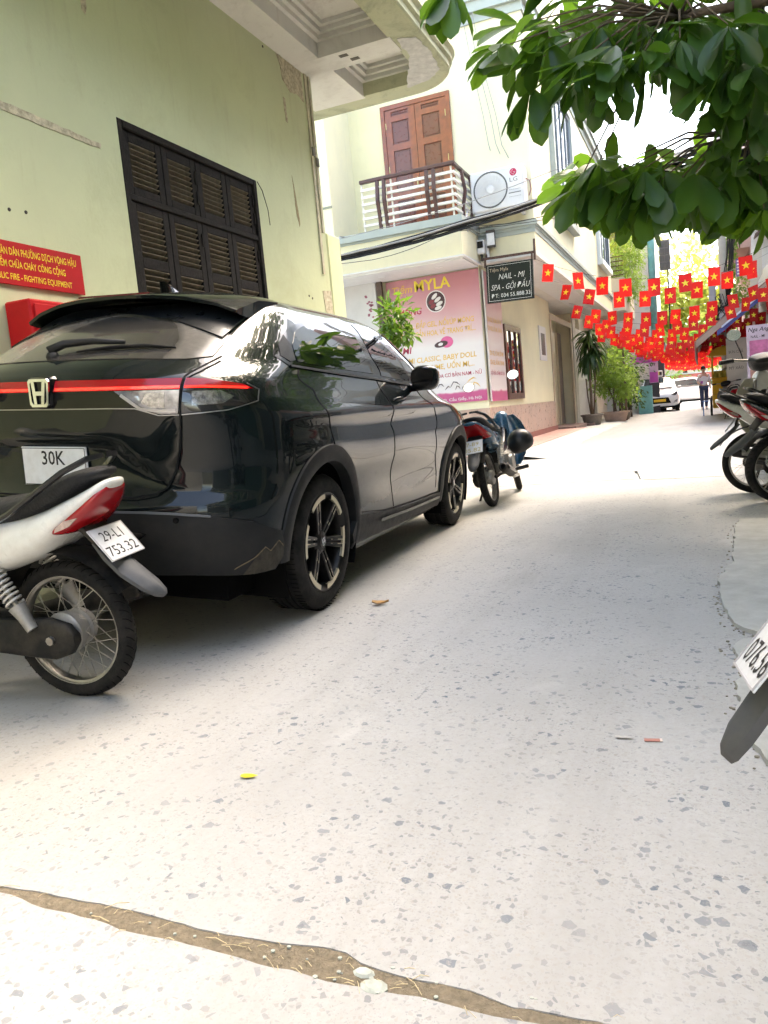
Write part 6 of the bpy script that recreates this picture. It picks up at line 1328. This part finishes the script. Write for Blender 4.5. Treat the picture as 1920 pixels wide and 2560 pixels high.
# ------------------------------------------------------------------ person walking by the cart
pe = thing('person', 'person in white shirt and dark jeans walking by the yellow cart', 'person', (.02, 33.6, 0), R_(12))
def skin(name, pts, edges, rad, m, parent, root=0):
    me = bpy.data.meshes.new(name); me.from_pydata(pts, edges, []); o = link(name, me, parent); me.materials.append(m)
    md = o.modifiers.new('skin', 'SKIN'); md.use_smooth_shade = True
    sv = me.skin_vertices[0].data
    for i, r in enumerate(rad): sv[i].radius = r if isinstance(r, tuple) else (r, r); sv[i].use_root = (i == root)
    o.modifiers.new('subdivision', 'SUBSURF').levels = 2; o.modifiers['subdivision'].render_levels = 2
    dg = bpy.context.evaluated_depsgraph_get(); dg.update(); m2 = bpy.data.meshes.new_from_object(o.evaluated_get(dg)); o.modifiers.clear(); o.data = m2
    m2.polygons.foreach_set('use_smooth', [True] * len(m2.polygons)); return o
M_SKN = mat('skin_tone', (.50, .30, .21), .5, var=.05); M_SHIRT = mat('shirt_white', (.72, .70, .72), .8, var=.06); M_JEAN = mat('jeans_dark', (.035, .05, .10), .85, var=.2); M_HAIR = mat('hair_dark', (.015, .012, .010), .5)
P = [(0, 0, .90), (0, 0, 1.10), (0, -.01, 1.30), (0, 0, 1.40), (0, -.02, 1.47), (0, -.03, 1.56), (0, -.03, 1.63), (-.17, 0, 1.34), (-.22, -.02, 1.10), (-.20, -.20, 1.0), (-.15, -.30, 1.06), (.17, 0, 1.34), (.23, .03, 1.10), (.22, -.08, .90), (.22, -.13, .80), (-.09, 0, .86), (-.10, -.10, .48), (-.10, -.05, .08), (-.10, -.17, .04), (.09, 0, .86), (.10, .06, .48), (.10, .14, .09), (.10, .03, .04)]
E_ = [(0, 1), (1, 2), (2, 3), (3, 4), (4, 5), (5, 6), (2, 7), (7, 8), (8, 9), (9, 10), (2, 11), (11, 12), (12, 13), (13, 14), (0, 15), (15, 16), (16, 17), (17, 18), (0, 19), (19, 20), (20, 21), (21, 22)]
RD = [(.14, .10), (.135, .095), (.15, .10), .07, .05, (.075, .09), (.07, .085), .06, .045, .036, .035, .06, .045, .036, .035, .085, .062, .042, .04, .085, .062, .042, .04]
skin('body', P, E_, RD, M_SKN, pe)
skin('shirt', [P[i] for i in (0, 1, 2, 3, 7, 8, 11, 12)], [(0, 1), (1, 2), (2, 3), (2, 4), (4, 5), (2, 6), (6, 7)], [(.165, .125), (.155, .115), (.165, .115), .075, .075, .062, .075, .062], M_SHIRT, pe)
skin('jeans', [P[i] for i in (0, 15, 16, 17, 19, 20, 21)], [(0, 1), (1, 2), (2, 3), (0, 4), (4, 5), (5, 6)], [(.15, .115), .10, .075, .062, .10, .075, .062], M_JEAN, pe)
MB().ball((0, -.015, 1.625), .105, 16, 0, (.85, 1.02, .9)).build('hair', M_HAIR, pe, True, (0, .012, .015))
for s in (-1, 1): q = P[18] if s < 0 else P[22]; MB().ball((q[0], q[1] + .04, .045), .07, 12, 0, (.65, 1.7, .62)).build('shoe', M_WHITE, pe, True)
for s in (-1, 1): MB().ball((s * .032, -.118, 1.60), .010, 8).build('eye', M_HAIR, pe, True)
MB().ball((0, -.128, 1.575), .014, 8, 0, (.8, 1, 1.4)).build('nose', M_SKN, pe, True)
MB().cbox(-.20, -.10, -.36, -.345, 1.02, 1.13, .01).build('phone', mat('phone_pink', (.35, .08, .32), .4), pe)
# ------------------------------------------------------------------ big-leaved tree overhanging from the right
random.seed(33)
tr = thing('street_tree', 'large-leaved tree overhanging the street from the right', 'tree', (2.3, 6.0, 0))
T0 = Vector((2.3, 6.0, 0))
def W(px, py, Y):
    """point over the street at distance Y seen in that direction (lay-out aid for the boughs)"""
    v = right * ((px - 960) / 1923) + up * (-(py - 1280) / 1923) + fwd; v = v * (Y / v.y); return Vector((0, 0, CAM_H)) + v
MB().tube([(0, 0, -.05), (.03, .02, 1.2), (-.02, 0, 2.4), (.05, .05, 4.2), (0, .1, 6.5)], [.20, .16, .14, .11, .05], 14).build('trunk', M_BARK, tr, True)
def leaf_shape(L_, W_, fold, curl, sc):
    b = MB(); rows = []; n = 10
    for i in range(n + 1):
        t = i / n; ww = W_ * .5 * float(np.interp(t, [0, .12, .3, .5, .68, .82, .92, .98, 1], [.10, .30, .62, .88, 1., .93, .70, .35, .05])) * (1 + sc * math.sin(t * 30)) + .001; x = L_ * t; z = curl * L_ * (t ** 2)
        rows.append([(x, -ww, z + fold * ww), (x, -ww * .5, z + fold * ww * .42), (x, 0, z), (x, ww * .5, z + fold * ww * .42), (x, ww, z + fold * ww)])
    return b.grid(rows)
LM = [leaf_shape(.265 * k, .104 * k, f_, c_, s_).mesh('leaf', M_LEAF, True) for k, f_, c_, s_ in ((1, .25, -.25, .03), (1.1, .15, -.10, .05), (.9, .35, -.35, .04), (1.0, .1, .05, .05), (1.15, .2, -.2, .06))]
M_LLIT = leaf_mat('lit_leaf', (.045, .12, .016), (.09, .20, .024), (.30, .56, .04), .45)  # paler copy of the broad leaf, brightness of lit clusters put into its colour
LM2 = [leaf_shape(.25 * k, .10 * k, f_, c_, .04).mesh('leaf', M_LLIT, True) for k, f_, c_ in ((1, .2, -.2), (.9, .3, -.1))]
CL = [(1275, 110, 4.7, 1), (1300, 60, 4.6, 1), (1340, 150, 4.5, 1), (1370, 95, 4.6, 0), (1330, 215, 4.4, 0), (1450, 150, 4.5, 0), (1400, 60, 4.7, 0), (1500, 60, 4.6, 0), (1450, 200, 4.5, 0), (1540, 110, 4.4, 0), (1530, 165, 4.6, 0), (1600, 50, 4.6, 0), (1610, 130, 4.4, 0), (1660, 60, 4.5, 0), (1700, 95, 4.4, 0), (1740, 40, 4.6, 0), (1760, 130, 4.5, 0), (1800, 190, 4.4, 0), (1820, 60, 4.4, 0), (1840, 150, 4.5, 0), (1900, 60, 4.5, 0), (1890, 170, 4.4, 0), (1830, 240, 4.5, 0), (1900, 270, 4.6, 0), (1860, 330, 4.7, 1),
      (1460, 430, 4.9, 1), (1440, 470, 4.9, 1), (1500, 400, 4.8, 1), (1530, 440, 4.8, 0), (1560, 405, 4.8, 0), (1570, 480, 4.9, 0), (1610, 420, 4.7, 0), (1630, 470, 4.9, 0), (1660, 425, 4.8, 0), (1680, 470, 4.8, 0), (1740, 430, 4.9, 0), (1795, 385, 4.7, 0), (1790, 470, 5.0, 0), (1830, 420, 4.9, 0), (1850, 500, 5.0, 1), (1890, 430, 4.8, 0), (1910, 520, 5.0, 1), (1130, -30, 4.6, 0)]
HUB = [W(1700, 40, 5.0), W(1880, 330, 5.3), W(1900, 150, 5.1)]
items = []; twig = []
for (px, py, Y, lit) in CL:
    c = W(px, py, Y + random.gauss(0, .18)); hub = min(HUB, key=lambda h: (h - c).length); back = (hub - c).normalized()
    twig.append([hub, hub.lerp(c, .5) + Vector((0, 0, .08)), c])
    nl = random.randint(8, 11)
    for i in range(nl):
        a = 2 * math.pi * i / nl + random.gauss(0, .2)
        d = Vector((math.cos(a), math.sin(a) * .7, 0)) * random.uniform(.5, 1.) - back * .5 + Vector((0, 0, random.uniform(-1.5, -.05) if not lit else random.uniform(-.7, .3)))
        items.append((c + d.normalized() * .03, d.normalized(), lit, random.uniform(.72, 1.12)))
def mleaf(p, d, s):
    x = d; z = Vector((random.gauss(0, .35), random.gauss(0, .35), 1)); y = z.cross(x).normalized(); z = x.cross(y); return Matrix.Translation(p) @ Matrix((x, y, z)).transposed().to_4x4() @ Matrix.Scale(s, 4)
random.shuffle(items); TI = Matrix.Translation(-T0)
for p, d, lit, s in items[:300]:
    o = link('leaf', random.choice(LM2 if lit and random.random() < .7 else LM), tr); o.matrix_local = TI @ mleaf(p, d, s)
b = MB()
def scat(me, M):
    b.add([M @ v.co for v in me.vertices], [tuple(q.vertices) for q in me.polygons])
for p, d, lit, s in items[300:]: scat(random.choice(LM), TI @ mleaf(p, d, s))
for i in range(620):   # foliage farther back in the crown and out over the right edge
    u = random.random()
    if u < .45: px, py, Y = random.uniform(1380, 2150), random.gauss(50, 50), random.uniform(4.9, 6.2)
    elif u < .75: px, py, Y = random.uniform(1500, 2100), random.gauss(445, 32), random.uniform(5.0, 5.8)
    else: px, py, Y = random.uniform(1780, 2250), random.uniform(-100, 420), random.uniform(4.8, 6.4)
    if 1380 < px < 1770 and 140 < py < 395: continue
    d = Vector((random.gauss(-.2, .7), random.gauss(0, .6), random.gauss(-.5, .4))).normalized(); scat(random.choice(LM), TI @ mleaf(W(px, py, Y), d, random.uniform(.7, 1.1)))
for i in range(2600):    # crown above the frame
    d = Vector((random.gauss(-.2, .7), random.gauss(0, .6), random.gauss(-.5, .4))).normalized(); p = Vector((random.uniform(-1.0, 3.2), random.uniform(3.8, 8.5), random.uniform(3.7, 6.0)))
    if p.z < 3.3 + .25 * (p.y - 3.6) + .35: continue
    scat(random.choice(LM), TI @ mleaf(p, d, 1.35))
for i in range(420):    # extra leaves behind the lower bough, added to thicken the car-window reflections
    d = Vector((random.gauss(-.2, .7), random.gauss(0, .6), random.gauss(-.5, .4))).normalized(); scat(random.choice(LM), TI @ mleaf(W(random.uniform(1430, 1900), random.uniform(400, 500), random.uniform(6.2, 9.)), d, random.uniform(1., 1.4)))
for i in range(700):    # crown on the far side of the viewer, seen mirrored in the car
    d = Vector((random.gauss(-.2, .7), random.gauss(0, .6), random.gauss(-.5, .4))).normalized(); p = Vector((random.gauss(2.2, .7), random.gauss(2.6, 1.6), random.gauss(4.6, .8)))
    if p.z < 3.4 or (p - Vector((0, 0, CAM_H))).normalized().dot(fwd) > .72: continue
    scat(random.choice(LM), TI @ mleaf(p, d, 1.2))
tag(b.build('foliage', M_LEAF, tr, True), 'dense darker foliage deeper in the crown', kind='stuff')
for tw in twig: MB().tube([p - T0 for p in tw], [.012, .007, .003], 5).build('twig', M_BARK, tr, True)
for hbp in HUB: MB().tube([Vector((0, 0, 2.3)), (hbp - T0) * .5 + Vector((.1, 0, 1.6)), hbp - T0], [.07, .05, .022], 8).build('bough', M_BARK, tr, True)
# cable bundle through the tree and vines at the right edge
for i, (lab, dz) in enumerate((('thick black cable bundle crossing inside the big-leaved tree', 0.), ('second black cable just below the tree bundle', -.06), ('thin black cable above the tree bundle', .05))):
    cable('overhead_cable', lab, [W(1540, 470, 6.6) + Vector((-.1, 0, dz)), W(1700, 425, 6.4) + Vector((0, 0, dz)), W(1930, 360, 6.2) + Vector((0, 0, dz)), W(2150, 300, 6.0) + Vector((0, 0, dz))], .028 if i == 0 else .014, M_CAB, .0, 12, grp='cables in the big-leaved tree')
vn = thing('hanging_vines', 'bundle of thin brown vines and wires hanging at the right edge', 'vine', (0, 0, 0))
for i in range(16):
    q = random.gauss(0, 14); MB().tube([W(1905 + q, -20, 5.4), W(1895 + q * .8, 180, 5.4), W(1880 + q + random.gauss(0, 6), 340, 5.5), W(1862 + q * .7 + random.gauss(0, 6), 470, 5.6), W(1850 + q * .4, 560 + random.uniform(-30, 60), 5.7)], random.uniform(.003, .007), 5).build('vine', M_BARK if i % 3 else M_CAB, vn, True)

# ------------------------------------------------------------------ houses along the right of the street and behind the viewer
def row_house(label, x0, x1, y0, y1, h, m, door, side):
    t = thing('row_house', label, 'house', group='row houses lining the lane'); MB().box(x0, x1, y0, y1, 0, h).build('wall', m, t); xf = x0 if side > 0 else x1; s = -side
    MB().box(*sorted((xf, xf + s * .03)), y0 + .4, y1 - .4, 0, 2.6).build('shutter_door', door, t)
    for k in range(int((h - 3.6) // 3.2) + 1):
        z = 3.9 + 3.2 * k; MB().box(*sorted((xf, xf + s * .9)), y0 + .1, y1 - .1, z - .7, z - .55).build('balcony_slab', m, t)
        for yy in (y0 + .7, (y0 + y1) / 2 + .3): MB().box(*sorted((xf, xf + s * .04)), yy, yy + .9, z, z + 1.5).build('window', M_GLASS, t); MB().box(*sorted((xf + s * .041, xf + s * .06)), yy - .06, yy + .96, z - .08, z).build('sill', M_WHITE, t)
    return t
M_ROLL = mat('roller_shutter', (.20, .22, .24), .5, var=.2, vs=3)
row_house('pink row house on the right behind the near motorbikes', 3.3, 10, 8.6, 13.2, 9.5, M_PINK, M_ROLL, 1)
row_house('cream row house on the right beside the tree', 3.3, 10, 3.9, 8.55, 8.0, M_CREAM, M_ROLL, 1)
row_house('beige row house on the right level with the viewer', 3.3, 10, -1.2, 3.85, 9.0, M_BEIGE, mat('door_teal', (.06, .16, .15), .5), 1)
row_house('offwhite row house on the right behind the viewer', 3.3, 10, -6.5, -1.25, 8.5, M_OFFW, M_ROLL, 1)
row_house('white row house on the right before the awning', 3.3, 10, 13.25, 19.8, 9.0, M_WHITE, M_ROLL, 1)
row_house('beige row house on the left behind the viewer', -10, -4.3, -10.5, -4.2, 9.0, M_BEIGE, M_ROLL, -1)
row_house('offwhite row house closing the lane behind the viewer', -4.0, 3.2, -14.0, -11.0, 9.0, M_OFFW, M_ROLL, -1)
